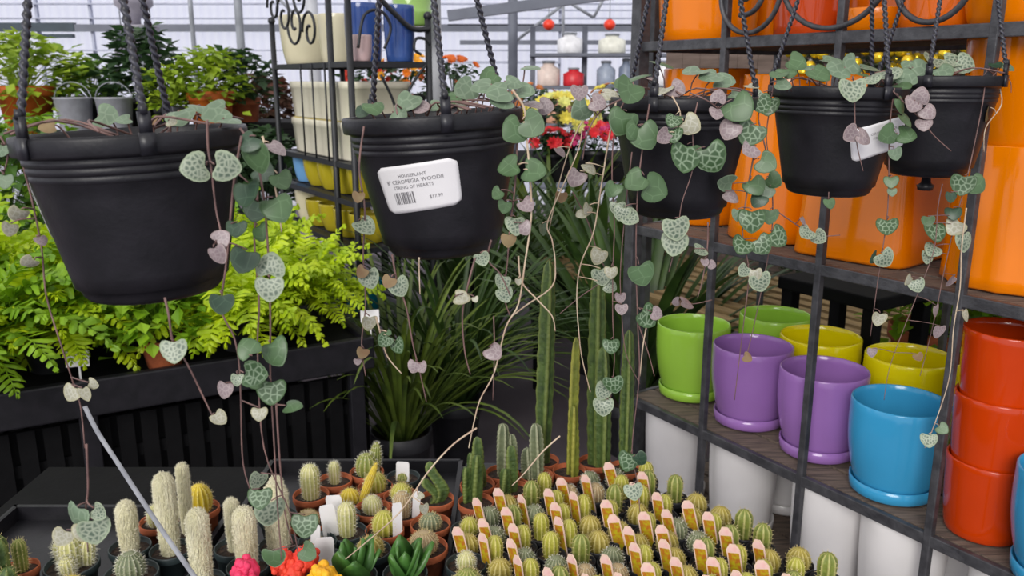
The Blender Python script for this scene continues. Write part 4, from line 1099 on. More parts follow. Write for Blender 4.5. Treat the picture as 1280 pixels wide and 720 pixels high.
for tg, P_, per, word in ((True, PT, 8, 'picture-tagged'), (False, PU, 6, 'untagged')):
    for ri, row in enumerate(rows_of([f for f in FIELD if f[1] == tg], per)):
        for ci, (i, _, k) in enumerate(row):
            kk = (rr.choice((0, 0, 1, 2, 3, 0, 4)) if tg else rr.choice((0, 1, 2, 3, 0, 1)))
            rowname = 'front row' if ri == 0 else ORD[ri + 1] + ' row'
            lb = '%s cactus, %s from left in the %s of %s cacti' % (KN[kk], ORD[ci + 1], rowname, word)
            P_[kk].put((SPOTS[i][0], SPOTS[i][1], SZ), rr.uniform(-.3, .3), lb, ('cacti with picture tags' if tg else 'untagged cacti') + ' in the right tray')
# long grey plastic strip slanting in front of the left cacti
pts = [at_y(106, 508, 1.26), at_y(122, 540, 1.23), at_y(148, 580, 1.19), at_y(172, 617, 1.14), at_y(206, 668, 1.08), at_y(244, 722, 1.02), at_y(262, 748, .99)]
pts = smoothpath(pts, 4); mb = MB()
for i in range(len(pts) - 1): pass
wv = Vector((.0032, .0012, .0008)); vs = []
for p in pts: vs += [p - wv, p + wv]
mb.add(vs, [(2 * i, 2 * i + 1, 2 * i + 3, 2 * i + 2) for i in range(len(pts) - 1)])
M_strip = mat('grey_plastic_strip', (150, 152, 158), .4, (120, 122, 130), 20)
tag(mb.build('plastic_strip', M_strip, solid=.0012), 'long grey plastic strip slanting across the woolly cacti at left', 'strip')

for p in PT + PU + FE if 'FE' in globals() else PT + PU:
    if not p.used:
        for o in list(p.root.children_recursive) + [p.root]: bpy.data.objects.remove(o)
# ------------------------------------------------------------------ fern bench
BE = Vector((.87, .49, 0)).normalized(); BN = Vector((-BE.y, BE.x, 0))
BO = Vector((-1.05, 2.36, 0))
def FB(s, q, z): return BO + BE * s + BN * q + Vector((0, 0, z))
BZ = math.atan2(BE.y, BE.x); s0, s1, bd, bh = -1.05, .655, .95, .75
bench = thing('plant_bench', FB((s0 + s1) / 2, bd / 2, 0), 'long black slatted bench crowded with lime green ferns', 'bench')
bi = Matrix.Translation(bench.location).inverted(); sm = (s0 + s1) / 2; W = s1 - s0
mb = MB(); mb.box(FB(sm, bd / 2, bh - .012), (W, bd, .024), BZ); mb.build('bench_top', M_blackmatte, bench, bi, bevel=.004)
for q in (0, bd):
    mb = MB(); mb.box(FB(sm, q, bh - .035), (W + .03, .03, .11), BZ); mb.build('edge_rail', M_black, bench, bi, bevel=.006)
for s in (s0, s1):
    mb = MB(); mb.box(FB(s, bd / 2, bh - .035), (.03, bd, .108), BZ); mb.build('end_rail', M_black, bench, bi, bevel=.006)
for q in (.06, bd - .06):
    mb = MB(); n = 26
    for i in range(n): mb.box(FB(s0 + .04 + (W - .08) * i / (n - 1), q, (bh - .12) / 2), (.045, .012, bh - .13), BZ)
    mb.box(FB(sm, q + .012, .12), (W - .04, .012, .04), BZ); mb.box(FB(sm, q + .012, .5), (W - .04, .012, .04), BZ)
    mb.box(FB(sm, q + .02, (bh - .12) / 2), (W - .06, .008, bh - .14), BZ)
    mb.build('slatted_skirt', M_blackmatte, bench, bi, smooth=False)
for s in (s0 + .04, sm, s1 - .04):
    for q in (.03, bd - .03):
        mb = MB(); mb.box(FB(s, q, (bh - .09) / 2), (.05, .03, bh - .09), BZ); mb.build('leg', M_black, bench, bi, bevel=.003)

def leafmat(n, c, c2, tr=.35, rough=.5): return mat(n, c, rough, c2, 9, transl=tr)
F_lime = leafmat('fern_lime', (196, 216, 26), (150, 182, 18)); F_mid = leafmat('fern_mid', (150, 190, 34), (104, 148, 26)); F_deep = leafmat('fern_deep', (86, 126, 44), (58, 94, 34))
G_dark = leafmat('blade_green', (62, 88, 34), (34, 56, 22), .2); G_olive = leafmat('blade_olive', (98, 116, 40), (58, 78, 28), .2)
def fern(seed, m, n=46, L=.30, droop=.8, w=.052, pairs=17, potm=None):
    t = thing('potted_fern', (0, 0, 0)); rr = random.Random(seed)
    small_pot(t, .085, .12, potm or M_potk)
    mb = MB()
    for i in range(n):
        a = i * 2.399 + rr.uniform(-.3, .3); e = rr.uniform(.25, 1.35); ln = L * rr.uniform(.65, 1.15)
        d = Vector((math.cos(a) * math.cos(e), math.sin(a) * math.cos(e), math.sin(e)))
        p = Vector((.03 * math.cos(a), .03 * math.sin(a), .105)); K = pairs; step = ln / K; path = [p.copy()]
        for k in range(K):
            d = (d + Vector((0, 0, -droop * .13 * (.4 + k / K)))).normalized(); p = p + d * step; path.append(p.copy())
        mb.tube(path[::3] + [path[-1]], .0013, 4)
        for k in range(1, K + 1):
            u = k / K; q = path[k]; tan = (path[k] - path[k - 1]).normalized()
            sd = tan.cross(Vector((0, 0, 1))); sd = sd.normalized() if sd.length > .01 else Vector((1, 0, 0)); up = sd.cross(tan)
            lw = w * (math.sin(PI * min(.12 + u * .9, 1)) ** .7) * rr.uniform(.8, 1.15) + .004
            for sg in (-1, 1):
                dirp = (sd * sg + tan * .45 + up * rr.uniform(-.45, .35)).normalized()
                wd = step * .78; c1 = q + dirp * lw * .55 + up * rr.uniform(-.004, .006); c2 = q + dirp * lw + up * rr.uniform(-.014, .004)
                tv = (tan + up * rr.uniform(-.6, .6)).normalized() * wd
                vs = [q - tv * .35, q + tv * .35, c1 - tv * .62, c1 + up * .004, c1 + tv * .62, c2 - tv * .3, c2 + tv * .3]
                mb.add(vs, [(0, 2, 3), (0, 3, 1), (1, 3, 4), (2, 5, 3), (3, 5, 6), (3, 6, 4)])
    mb.build('fronds', m, t, smooth=False); t['category'] = 'fern'; return Proto(t)
FE = [fern(1, F_lime, 72, .33, .9), fern(2, F_lime, 74, .28, .7, .048), fern(3, F_mid, 68, .33, .9), fern(4, F_deep, 60, .30, .8)]
GF = 'ferns on the black bench'
def putf(k, s, q, sc, label, rz): FE[k].put(FB(s, q, bh), rz, label, GF, sc)
putf(2, -.47, .14, 1.2, 'mid green drooping fern on the bench front at the left edge of the picture', .3)
putf(0, -.27, .22, 1.0, 'lime green fern on the bench front, just right of the small white plant label', 1.2)
putf(0, .28, .16, 1.05, 'lime green fern at the front right of the bench beside the long vines', 3.0)
putf(1, .50, .24, .95, 'lime green fern on the right front corner of the bench', 4.2)
putf(0, -.52, .52, 1.25, 'tall lime fern in the second row at the left edge of the picture', .9)
putf(1, -.22, .52, 1.2, 'lime yellow fern in the second row below the biggest basket', 2.9)
putf(0, .07, .58, 1.0, 'lime fern directly behind the plant in the small terracotta pot', 5.4)
putf(1, .42, .58, 1.2, 'lime green fern at the back right end of the bench', .2)
putf(2, -.60, .84, 1.4, 'mid green fern in the rear row, left of the biggest basket', 1.9)
putf(3, -.16, .86, 1.15, 'dark green fern at the rear of the bench behind the biggest basket', 3.1)
putf(2, .26, .86, 1.15, 'mid green fern at the rear right of the bench', 3.7)
def leafy(name, seed, m, n, rx, rz_, zc, size, trail=0, pot=None, ph=.12, pr=.09, stems=True, hook=False):
    """bushy plant of small folded leaves in a pot"""
    t = thing(name, (0, 0, 0)); rr = random.Random(seed); small_pot(t, pr, ph, pot or M_potk); mb = MB()
    for i in range(n):
        a = rr.uniform(0, 2 * PI); b = rr.uniform(-.5, PI / 2); q = rr.uniform(.55, 1.0)
        c = Vector((rx * q * math.cos(a) * math.cos(b), rx * q * math.sin(a) * math.cos(b), zc + rz_ * q * math.sin(b)))
        if trail and rr.random() < .3: c.z -= rr.uniform(0, trail)
        s_ = size * rr.uniform(.6, 1.2); d = Vector((math.cos(a) + rr.uniform(-.6, .6), math.sin(a) + rr.uniform(-.6, .6), rr.uniform(-.8, .5))).normalized()
        sd = d.cross(Vector((rr.uniform(-.4, .4), rr.uniform(-.4, .4), 1))).normalized(); up = sd.cross(d)
        vs = [c, c + d * s_ * .45 + sd * s_ * .42 + up * s_ * .1, c + d * s_, c + d * s_ * .45 - sd * s_ * .42 + up * s_ * .1, c + d * s_ * .5]
        mb.add(vs, [(0, 1, 4), (1, 2, 4), (2, 3, 4), (3, 0, 4)])
        if i % 6 == 0: mb.tube([Vector((0, 0, ph * .85)), (c + Vector((0, 0, ph))) / 2 + Vector((0, 0, .01)), c], .0016, 4)
    mb.build('leaves', m, t, smooth=False); t['category'] = 'plant'; return t
t = leafy('potted_plant', 8, F_mid, 420, .15, .13, .15, .045, .06, M_terra, .08, .06); p = FB(.03, .085, bh); t.location = p; t.scale = (1.15,) * 3
tag(t, 'leafy green plant in a small terracotta pot on the bench edge', 'plant')
def bench_tag(px, py, q, label):
    w = MB(); s = 0
    lo, hi = -1.4, .7
    for _ in range(40):
        m_ = (lo + hi) / 2
        if proj(FB(m_, q, bh + .05))[0] < px: lo = m_
        else: hi = m_
    t = thing('plant_label', FB(lo, q, bh), label, 'label'); mb = MB()
    mb.box((0, 0, .03), (.006, .0015, .06), BZ - .3); mb.build('stake', M_white, t, smooth=False)
    mb = MB(); mb.box((0, -.004, .075), (.062, .002, .045), rot=Matrix.Rotation(BZ - .3, 3, 'Z') @ Matrix.Rotation(-.25, 3, 'X')); mb.build('card', M_white, t, smooth=False)
bench_tag(99, 470, .035, 'small white plant label at the bench edge under the left ferns')
bench_tag(463, 408, .045, 'white plant label at the right end of the bench edge')

# ------------------------------------------------------------------ strap-leaved plants behind the baskets
def grass(seed, m, n=60, L=1.0, w=.016, arch=1.0, pr=.14, ph=.25, e0=.9):
    t = thing('strap_leaf_plant', (0, 0, 0)); rr = random.Random(seed); small_pot(t, pr, ph, M_potk); mb = MB()
    for i in range(n):
        a = rr.uniform(0, 2 * PI); e = rr.uniform(e0, 1.52); ln = L * rr.uniform(.6, 1.1); d = Vector((math.cos(a) * math.cos(e), math.sin(a) * math.cos(e), math.sin(e)))
        p = Vector((.05 * math.cos(a), .05 * math.sin(a), ph * .85)); K = 12; sd = Vector((-math.sin(a), math.cos(a), 0)); vs = []; ar = arch * rr.uniform(.6, 1.5)
        for k in range(K + 1):
            u = k / K; ww = w * (.7 + .5 * u) * (1 - u ** 4) + .0008; up = sd.cross(d)
            vs += [p - sd * ww, p - up * ww * .35, p + sd * ww]
            d = (d + Vector((math.cos(a) * .03, math.sin(a) * .03, -.16 * ar * u))).normalized(); p = p + d * ln / K
        mb.add(vs, [f for k in range(K) for f in ((3 * k, 3 * k + 1, 3 * k + 4, 3 * k + 3), (3 * k + 1, 3 * k + 2, 3 * k + 5, 3 * k + 4))])
    mb.build('strap_leaves', m, t); t['category'] = 'plant'; return t
def stand(t, px, py, Y, label, z=0, group=None, sc=1):
    p = at_y(px, py, Y); t.location = (p.x, Y, z); t['label'] = label; t.scale = (sc,) * 3
    if group: t['group'] = group
    return t
stand(grass(1, G_olive, 120, .80, .0085, 1.35, .12, .30, .85), 497, 400, 3.0, 'olive green strap-leaved plant left under the middle basket beside the bench end')
stand(grass(2, G_dark, 130, .88, .010, 1.2, .12, .30, .85), 566, 400, 3.35, 'dark green strap-leaved plant directly under the middle basket')
stand(grass(6, G_dark, 110, 1.05, .014, 1.0, .13, .30, .9), 592, 380, 4.25, 'dark green strap-leaved plant behind the two below the middle basket')
stand(grass(3, G_dark, 90, 1.1, .030, .7), 748, 300, 4.5, 'broad-bladed dark plant in the aisle behind the hanging vines')
stand(grass(4, G_olive, 80, 1.15, .018, .8), 688, 200, 5.2, 'yellowish green strap-leaved plant furthest back in the aisle')
stand(grass(5, G_dark, 90, 1.05, .028, .6), 800, 250, 3.45, 'dark broad-bladed plant left of the pot rack')
# ------------------------------------------------------------------ raised bench with lush plants at the back left
def simple_bench(label, x0, x1, y0, y1, h, rz=0, m=None):
    t = thing('plant_bench', ((x0 + x1) / 2, (y0 + y1) / 2, 0), label, 'bench', rz=rz); w, d = x1 - x0, y1 - y0
    mb = MB(); mb.box((0, 0, h - .02), (w, d, .04)); mb.build('bench_top', m or M_blackmatte, t, bevel=.004)
    mb = MB()
    for s in (-1, 1): mb.box((0, s * (d / 2 - .01), h - .09), (w - .02, .02, .1)); mb.box((s * (w / 2 - .01), 0, h - .09), (.02, d - .02, .1))
    mb.build('apron', m or M_blackmatte, t, smooth=False)
    for sx in (-1, 1):
        for sy in (-1, 1):
            mb = MB(); mb.box((sx * (w / 2 - .05), sy * (d / 2 - .05), (h - .04) / 2), (.05, .05, h - .04)); mb.build('leg', m or M_blackmatte, t, bevel=.003)
    return t
simple_bench('tall black bench behind the ferns carrying the orange pots', -4.4, -1.62, 4.55, 5.35, 1.30)
simple_bench('black bench further back holding dark foliage plants', -2.0, -.9, 6.1, 6.9, .95)
M_hang = mat('hanging_pot_orange', (206, 104, 34), .6, (182, 86, 28), 12)
V_lime = leafmat('vine_lime', (168, 190, 52), (120, 152, 40)); V_mid = leafmat('vine_mid', (120, 156, 62), (84, 122, 50)); V_dark = leafmat('vine_dark', (62, 92, 52), (42, 66, 40)); V_red = leafmat('foliage_maroon', (104, 62, 52), (66, 54, 40))
GB = 'plants on the tall back bench'
stand(leafy('pothos_plant', 1, V_lime, 620, .34, .26, .30, .075, .22, M_hang, .27, .15), 32, 120, 4.8, 'lush lime trailing plant in an orange pot at the left edge', 1.3, GB)
stand(leafy('pothos_plant', 2, V_mid, 380, .22, .17, .26, .06, .12, None, .2, .11), 112, 100, 5.0, 'mid green trailing plant right of the left orange pot', 1.3, GB)
stand(leafy('foliage_plant', 3, V_dark, 420, .22, .30, .30, .09, .0, None, .2, .12), 180, 100, 4.95, 'dark bushy plant between the two cords of the biggest basket', 1.3, GB)
stand(leafy('pothos_plant', 4, V_lime, 300, .18, .17, .22, .05, .16, None, .16, .1), 212, 100, 4.75, 'small lime trailing plant beside the right cord of the biggest basket', 1.3, GB)
stand(leafy('pothos_plant', 5, V_lime, 380, .22, .2, .28, .065, .1, M_hang, .24, .13), 262, 110, 4.85, 'lime trailing plant in an orange pot behind the biggest basket\'s right side', 1.3, GB)
stand(leafy('foliage_plant', 6, V_dark, 340, .2, .22, .26, .07, .0, M_terra, .2, .11), 300, 100, 5.1, 'dark green plant at the right end of the tall bench', 1.3, GB)
stand(leafy('foliage_plant', 7, V_red, 460, .24, .30, .40, .09, 0, None, .3, .14), 335, 130, 6.4, 'maroon leaved bush left of the white planters', .95)
stand(leafy('foliage_plant', 9, V_mid, 420, .3, .25, .3, .07, 0, None, .22, .13), 300, 150, 6.5, 'mid green bush behind the maroon one', .95)
stand(leafy('foliage_plant', 10, F_deep, 520, .34, .34, .36, .08, 0, None, .24, .14), 6, 230, 3.75, 'dark green bushy plant on the floor bench at the left edge', .75)
stand(leafy('foliage_plant', 11, F_mid, 520, .34, .34, .36, .06, 0, M_terra, .24, .14), 48, 230, 4.0, 'green bush in a terracotta pot seen left of the biggest basket', .75)
simple_bench('low black bench behind the fern bench at left', -3.2, -1.7, 3.5, 4.3, .75)
def cone_can(px, py, Y, z, label):
    t = thing('metal_bucket', (0, 0, 0)); mb = MB()
    mb.lathe([(.001, 0), (.07, 0), (.075, .01), (.095, .2), (.1, .203), (.1, .21), (.09, .206), (.07, .02), (.001, .02)], 24, cap0=False); mb.build('bucket_shell', mat('bucket_grey', (168, 168, 178), .5), t)
    mb = MB(); mb.tube([Vector((.1 * math.cos(a), 0, .2 + .09 * math.sin(a))) for a in [PI * i / 12 for i in range(13)]], .003, 6); mb.build('handle', M_poleg, t)
    stand(t, px, py, Y, label, z); t['category'] = 'bucket'
cone_can(143, 130, 4.68, 1.3, 'pale bucket on the tall bench seen between two cords')
cone_can(92, 130, 4.66, 1.3, 'pale bucket on the tall bench beside the left cord')

# ------------------------------------------------------------------ black display stand with planters (middle distance)
SO = Vector((-.624, 3.355, 0))           # near end of its front edge
def SS(s, q, z): return SO + B * s + A * q + Vector((0, 0, z))
LEN, DEP = .93, .34
def sps(px, q, z):
    lo, hi = -1.0, 2.0
    for _ in range(50):
        m = (lo + hi) / 2
        if proj(SS(m, q, z))[0] > px: lo = m
        else: hi = m
    return lo
st = thing('display_stand', SS(LEN / 2, DEP / 2, 0), 'black iron shelf stand holding blue, cream and white planters', 'stand'); si = Matrix.Translation(st.location).inverted()
for s, q, h in ((0, 0, 1.93), (.2, 0, 2.05), (LEN, 0, 1.86), (0, DEP, 1.84), (LEN, DEP, 1.66)):
    mb = MB(); mb.box(SS(s, q, h / 2), (.02, .02, h), RZ); mb.ball(SS(s, q, h + .01), .018, 10, 6); mb.build('post', M_ironblack, st, si)
ZS = (.62, .93, 1.12, 1.27, 1.668)
for z in ZS:
    mb = MB()
    for q in (0, DEP): mb.box(SS(LEN / 2, q, z - .008), (LEN, .016, .022), RZ)
    for s in (0, LEN): mb.box(SS(s, DEP / 2, z - .008), (.016, DEP, .022), RZ)
    for k in range(7): mb.box(SS(LEN / 2, .03 + k * .047, z - .004), (LEN, .03, .008), RZ)
    mb.build('shelf', M_ironblack, st, si, smooth=False)
def scroll(s_, z, r, turns, flip=1, q=-.01):
    pts = []
    for i in range(40):
        u = i / 39; a = flip * turns * 2 * PI * u; rad = r * (1 - .8 * u); pts.append(SS(s_ + rad * math.cos(a), q, z + rad * math.sin(a)))
    mb = MB(); mb.tube(pts, .006, 6); mb.build('scroll', M_ironblack, st, si)
for s_, z, r, f in ((.40, 1.80, .09, 1), (.58, 1.84, .10, -1), (.72, 1.88, .10, 1), (.5, 1.95, .08, -1), (.86, 1.93, .09, 1)): scroll(s_, z, r, 1.3, f)
for i, px in enumerate((378, 392, 408)):
    s_ = sps(px, -.01, 1.5); mb = MB(); mb.tube([SS(s_, -.01, 1.27), SS(s_, -.01, 1.668)], .004, 6); mb.build('front_wire', M_ironblack, st, si)
def endp(pts, r, nm):
    mb = MB(); mb.tube(smoothpath([SS(-.012, q, z) for q, z in pts], 6), r, 8); mb.build(nm, M_ironblack, st, si)
endp([(0, 1.93), (.09, 1.93), (.18, 1.86), (.26, 1.80), (.34, 1.80)], .011, 'end_rail')
endp([(.03, 1.72), (.06, 1.84), (.13, 1.86), (.17, 1.80), (.14, 1.72)], .006, 'end_scroll')
endp([(.30, 1.70), (.27, 1.72), (.28, 1.76), (.32, 1.76), (.34, 1.74)], .006, 'end_scroll')
endp([(.12, 1.38), (.19, 1.44), (.24, 1.56), (.32, 1.66)], .006, 'end_scroll')
endp([(.12, 1.62), (.17, 1.52), (.20, 1.40)], .006, 'end_scroll')
def onst(t, s, q, z, label, cat='planter', rz=0, group=None): t.location = SS(s, q, z + .004); t.rotation_euler = (0, 0, rz); tag(t, label, cat, group); return t
zt = ZS[4]
onst(ceramic('glazed_pot', 'cream', .135, .225, .8, saucer=False, bulge=.03), sps(386, .17, 1.75), .17, zt, 'cream pot on top of the black stand behind the wire scrolls', 'pot')
onst(ceramic('glazed_pot', 'cream', .088, .21, .85, saucer=False), sps(424, .17, 1.75), .17, zt, 'pale yellow pot on top of the black stand beside the blue pots', 'pot')
onst(ceramic('glazed_pot', 'cobalt', .078, .24, .9, saucer=False), sps(455, .19, 1.75), .19, zt, 'cobalt blue pot on top of the stand nearest the pale yellow pot', 'pot')
onst(ceramic('glazed_pot', 'cobalt', .062, .22, .86, saucer=False), .068, .245, zt, 'cobalt blue pot on top of the stand beside the small pinkish pot', 'pot')
glaze('blush', (206, 178, 178)); glaze('ivory', (226, 220, 200), rough=.4)
onst(ceramic('glazed_pot', 'blush', .042, .10, .8, saucer=False), .05, .07, zt, 'small pinkish pot at the near end of the stand top', 'pot')
def trough(label, s, z, w, d, h, m):
    t = thing('planter_box', (0, 0, 0)); mb = MB(); n = 48; vs = []
    lv = [(.94, 0), (.95, .006), (1.0, h - .03), (1.02, h - .028), (1.02, h - .002), (1.01, h), (.95, h), (.94, h - .02), (.90, .03)]
    for f, z_ in lv:
        for j in range(n):
            a = 2 * PI * j / n; q = 1 / (abs(math.cos(a)) ** 12 + abs(math.sin(a)) ** 12) ** (1 / 12)
            vs.append(Vector((w / 2 * f * q * math.cos(a), d / 2 * f * q * math.sin(a), z_)))
    K = len(lv)
    fs = [(i * n + j, i * n + (j + 1) % n, (i + 1) * n + (j + 1) % n, (i + 1) * n + j) for i in range(K - 1) for j in range(n)] + [tuple(range(n))[::-1], tuple((K - 1) * n + j for j in range(n))]
    mb.add(vs, fs); mb.build('box_shell', m, t); return onst(t, s, .17, z, label, 'planter', RZ, 'ivory planter boxes on the stand')
zb = ZS[3]
trough('long ivory planter box on the stand, lower of the stacked two', .47, zb, .76, .28, .155, GLZ['ivory'])
glaze('straw', (206, 186, 110), rough=.4)
mb = MB(); w_ = SS(.47, .17, zb + .1615); mb.box(w_, (.70, .26, .004), RZ)
tag(mb.build('straw_mat', GLZ['straw'], smooth=False), 'thin yellow layer between the two ivory planter boxes', 'mat')
trough('long ivory planter box on the stand, upper of the stacked two', .47, zb + .1605, .76, .28, .16, GLZ['ivory'])
P_gold = Proto(ceramic('glazed_pot', 'gold', .083, .125, .66, saucer=False, bulge=.06)); P_gold.root['category'] = 'pot'
for zi, nm in ((2, 'upper'), (1, 'lower')):
    for k in range(4):
        P_gold.put(SS(.12 + k * .175, .1, ZS[zi] + .004), 0, 'olive gold pot, %s from the near end on the %s gold shelf of the stand' % (ORD[k + 1], nm), 'gold pots on the stand')
onst(ceramic('glazed_pot', 'sky', .072, .125, .7, saucer=False), .825, .1, ZS[2], 'sky blue pot at the far end of the upper gold shelf', 'pot')
onst(ceramic('glazed_pot', 'cream', .072, .15, .7, saucer=False), .825, .1, ZS[1], 'cream pot at the far end of the lower gold shelf', 'pot')
glaze('teal', (20, 130, 150))
onst(ceramic('glazed_pot', 'teal', .085, .14, .75, saucer=False), .16, .08, ZS[0], 'teal glazed pot below the gold pots, above the ferns', 'pot')
# lime hanging pot beside the white pole
t = thing('hanging_pot', at_y(516, 33, 4.4), 'pale green hanging pot left of the white pole', 'pot')
glaze('palegreen', (138, 176, 92))
mb = MB(); mb.lathe([(.001, 0), (.085, 0), (.09, .01), (.1, .06), (.1, .075), (.092, .08), (.12, .22), (.124, .225), (.115, .22), (.09, .1), (.001, .09)], 28, cap0=False); mb.build('pot_body', GLZ['palegreen'], t)
for a in (0, 2.1, 4.2):
    mb = MB(); mb.tube([Vector((.12 * math.cos(a), .12 * math.sin(a), .22)), Vector((0, 0, .75))], .003, 6); mb.build('hanger_wire', M_poleg, t)

# ------------------------------------------------------------------ flowers and far displays in the aisle
def flowers(name, seed, cols, px, py, Y, z, label, n=26, rx=.2, ph=.16, fl=.03):
    t = leafy(name, seed, V_dark, 160, rx, rx * .7, ph + .05, .05, 0, None, ph, rx * .5); rr = random.Random(seed)
    for ci, c in enumerate(cols):
        m = mat('petal_%d_%d_%d' % c, c, .6, tuple(int(x * .85) for x in c), 20); mb = MB()
        for i in range(n // len(cols)):
            a = rr.uniform(0, 2 * PI); b = rr.uniform(.0, 1.4); cc = Vector((rx * math.cos(a) * math.cos(b), rx * math.sin(a) * math.cos(b), ph + .06 + rx * .75 * math.sin(b)))
            nn = Vector((math.cos(a) * math.cos(b), math.sin(a) * math.cos(b) - .35, math.sin(b) + .05)).normalized(); ax = nn.orthogonal().normalized(); ay = nn.cross(ax)
            for ring_, k in ((1.0, 9), (.6, 6)):
                for q in range(k):
                    th = 2 * PI * q / k + ring_; e = cc + (ax * math.cos(th) + ay * math.sin(th) + nn * (.35 / ring_)) * fl * ring_
                    sd = (ay * math.cos(th) - ax * math.sin(th)) * fl * .34; md = (cc + e) / 2 + nn * .006
                    mb.add([cc, md + sd, e, md - sd], [(0, 1, 2), (0, 2, 3)])
        mb.build('blossoms', m, t, smooth=False)
    stand(t, px, py, Y, label, z); t['category'] = 'flower'
simple_bench('dark bench carrying the bright flower pots in the aisle', -.62, .95, 5.6, 6.5, 1.08)
simple_bench('dark bench with orange flowers behind the black stand', -1.6, -.2, 5.0, 5.5, 1.36)
OR_, YE, RE, MA = (238, 130, 20), (222, 206, 80), (214, 34, 44), (206, 60, 120)
flowers('flowering_plant', 1, [OR_, (240, 170, 30)], 510, 100, 5.2, 1.36, 'orange flowering plant behind the near end of the black stand', 30, .22)
flowers('flowering_plant', 2, [(230, 110, 20)], 566, 108, 5.2, 1.36, 'orange flowering plant right of the white pole', 26, .2) 
flowers('flowering_plant', 3, [(210, 60, 40)], 462, 100, 5.25, 1.36, 'red and white flowering plant behind the ivory boxes', 24, .18)
flowers('flowering_plant', 4, [YE, (214, 214, 120)], 700, 135, 5.8, 1.08, 'pale yellow flowering plant in the aisle between two baskets', 44, .27, fl=.05)
flowers('flowering_plant', 5, [RE], 688, 150, 5.68, 1.02, 'red flowering plant in front of the pale yellow one', 18, .13, .1, .045)
flowers('flowering_plant', 6, [RE, MA], 744, 152, 5.7, 1.02, 'red and magenta flowering plant left of the central basket', 26, .16, .12, .045)
flowers('flowering_plant', 7, [(200, 120, 60)], 668, 115, 6.3, 1.2, 'brownish orange flowering plant behind the yellow one', 22, .2)
flowers('flowering_plant', 8, [(196, 120, 50), YE], 768, 100, 6.3, 1.2, 'orange and yellow flowering plant near the rack end', 22, .2)
# far display shelf against the back of the greenhouse
fs_ = thing('display_shelf', (.95, 8.4, 0), 'far grey display shelf at the end of the aisle', 'shelf')
for x in (-.75, -.25, .25, .75):
    mb = MB(); mb.box((x, 0, 1.05), (.05, .05, 2.1)); mb.build('post', M_beam, fs_, bevel=.004)
for z in (.6, 1.2, 1.55, 1.85):
    mb = MB(); mb.box((0, 0, z - .02), (1.55, .45, .03)); mb.build('shelf', M_beam, fs_, bevel=.004)
def jar(x, z, r, h, c, nm, label):
    m = mat('jar_%d_%d_%d' % c, c, .4); t = thing(nm, (.95 + x, 8.3, z - .004)); mb = MB()
    mb.lathe([(.001, 0), (r * .95, 0), (r, .01), (r, h * .7), (r * .5, h * .85), (r * .5, h), (.001, h)], 20, cap0=False); mb.build('container_body', m, t)
    mb = MB(); mb.lathe([(r * .55, h * .95), (r * .55, h * 1.06), (.001, h * 1.07)], 16, cap1=True); mb.build('lid', M_poleg, t); tag(t, label, 'container')
k = 0
for x, z, r, h, c, lb in ((-.6, 1.55, .11, .22, (220, 200, 190), 'pale pink container on the far shelf, furthest left'), (-.36, 1.55, .10, .16, (206, 40, 50), 'red container on the far shelf'),
     (-.05, 1.55, .09, .22, (150, 160, 178), 'blue grey container in the middle of the far shelf'), (.14, 1.55, .07, .24, (120, 130, 150), 'dark grey container right of the blue grey one on the far shelf'),
     (.5, 1.55, .12, .22, (236, 236, 240), 'white container on the far shelf, towards the right'), (-.5, 1.2, .13, .26, (214, 160, 130), 'peach container on the lower far shelf at left'),
     (.05, 1.2, .13, .24, (230, 230, 236), 'white container on the lower far shelf'), (.55, 1.2, .12, .26, (210, 190, 60), 'yellow container on the lower far shelf at right'),
     (.62, 1.85, .06, .16, (60, 80, 190), 'blue container on the top of the far shelf'), (-.4, 1.85, .12, .18, (232, 232, 236), 'white container on top of the far shelf at left'), (0, 1.85, .13, .17, (226, 226, 214), 'ivory container on top of the far shelf')):
    jar(x, z, r, h, c, 'container', lb)
M_redlamp = mat('red_plastic', (232, 60, 30), .4, (214, 46, 24), 10)
for px, lb in ((686, 'round red hanging lantern on the left, under the far beam'), (762, 'round red hanging lantern nearer the rack, under the far beam')):
    c = at_y(px, 31, 8.9); t = thing('hanging_lantern', c, lb, 'lantern', 'red lanterns'); mb = MB()
    mb.ball((0, 0, 0), (.06, .06, .055), 18, 12, mod=lambda a, b: 1 - .04 * (.5 - .5 * math.cos(12 * a))); mb.build('lantern_shade', M_redlamp, t)
    mb = MB(); mb.lathe([(.02, .05), (.02, .07), (.001, .07)], 12, cap1=True); mb.tube([(0, 0, .06), (0, 0, .26)], .004, 6); mb.build('hanger', M_poleg, t)

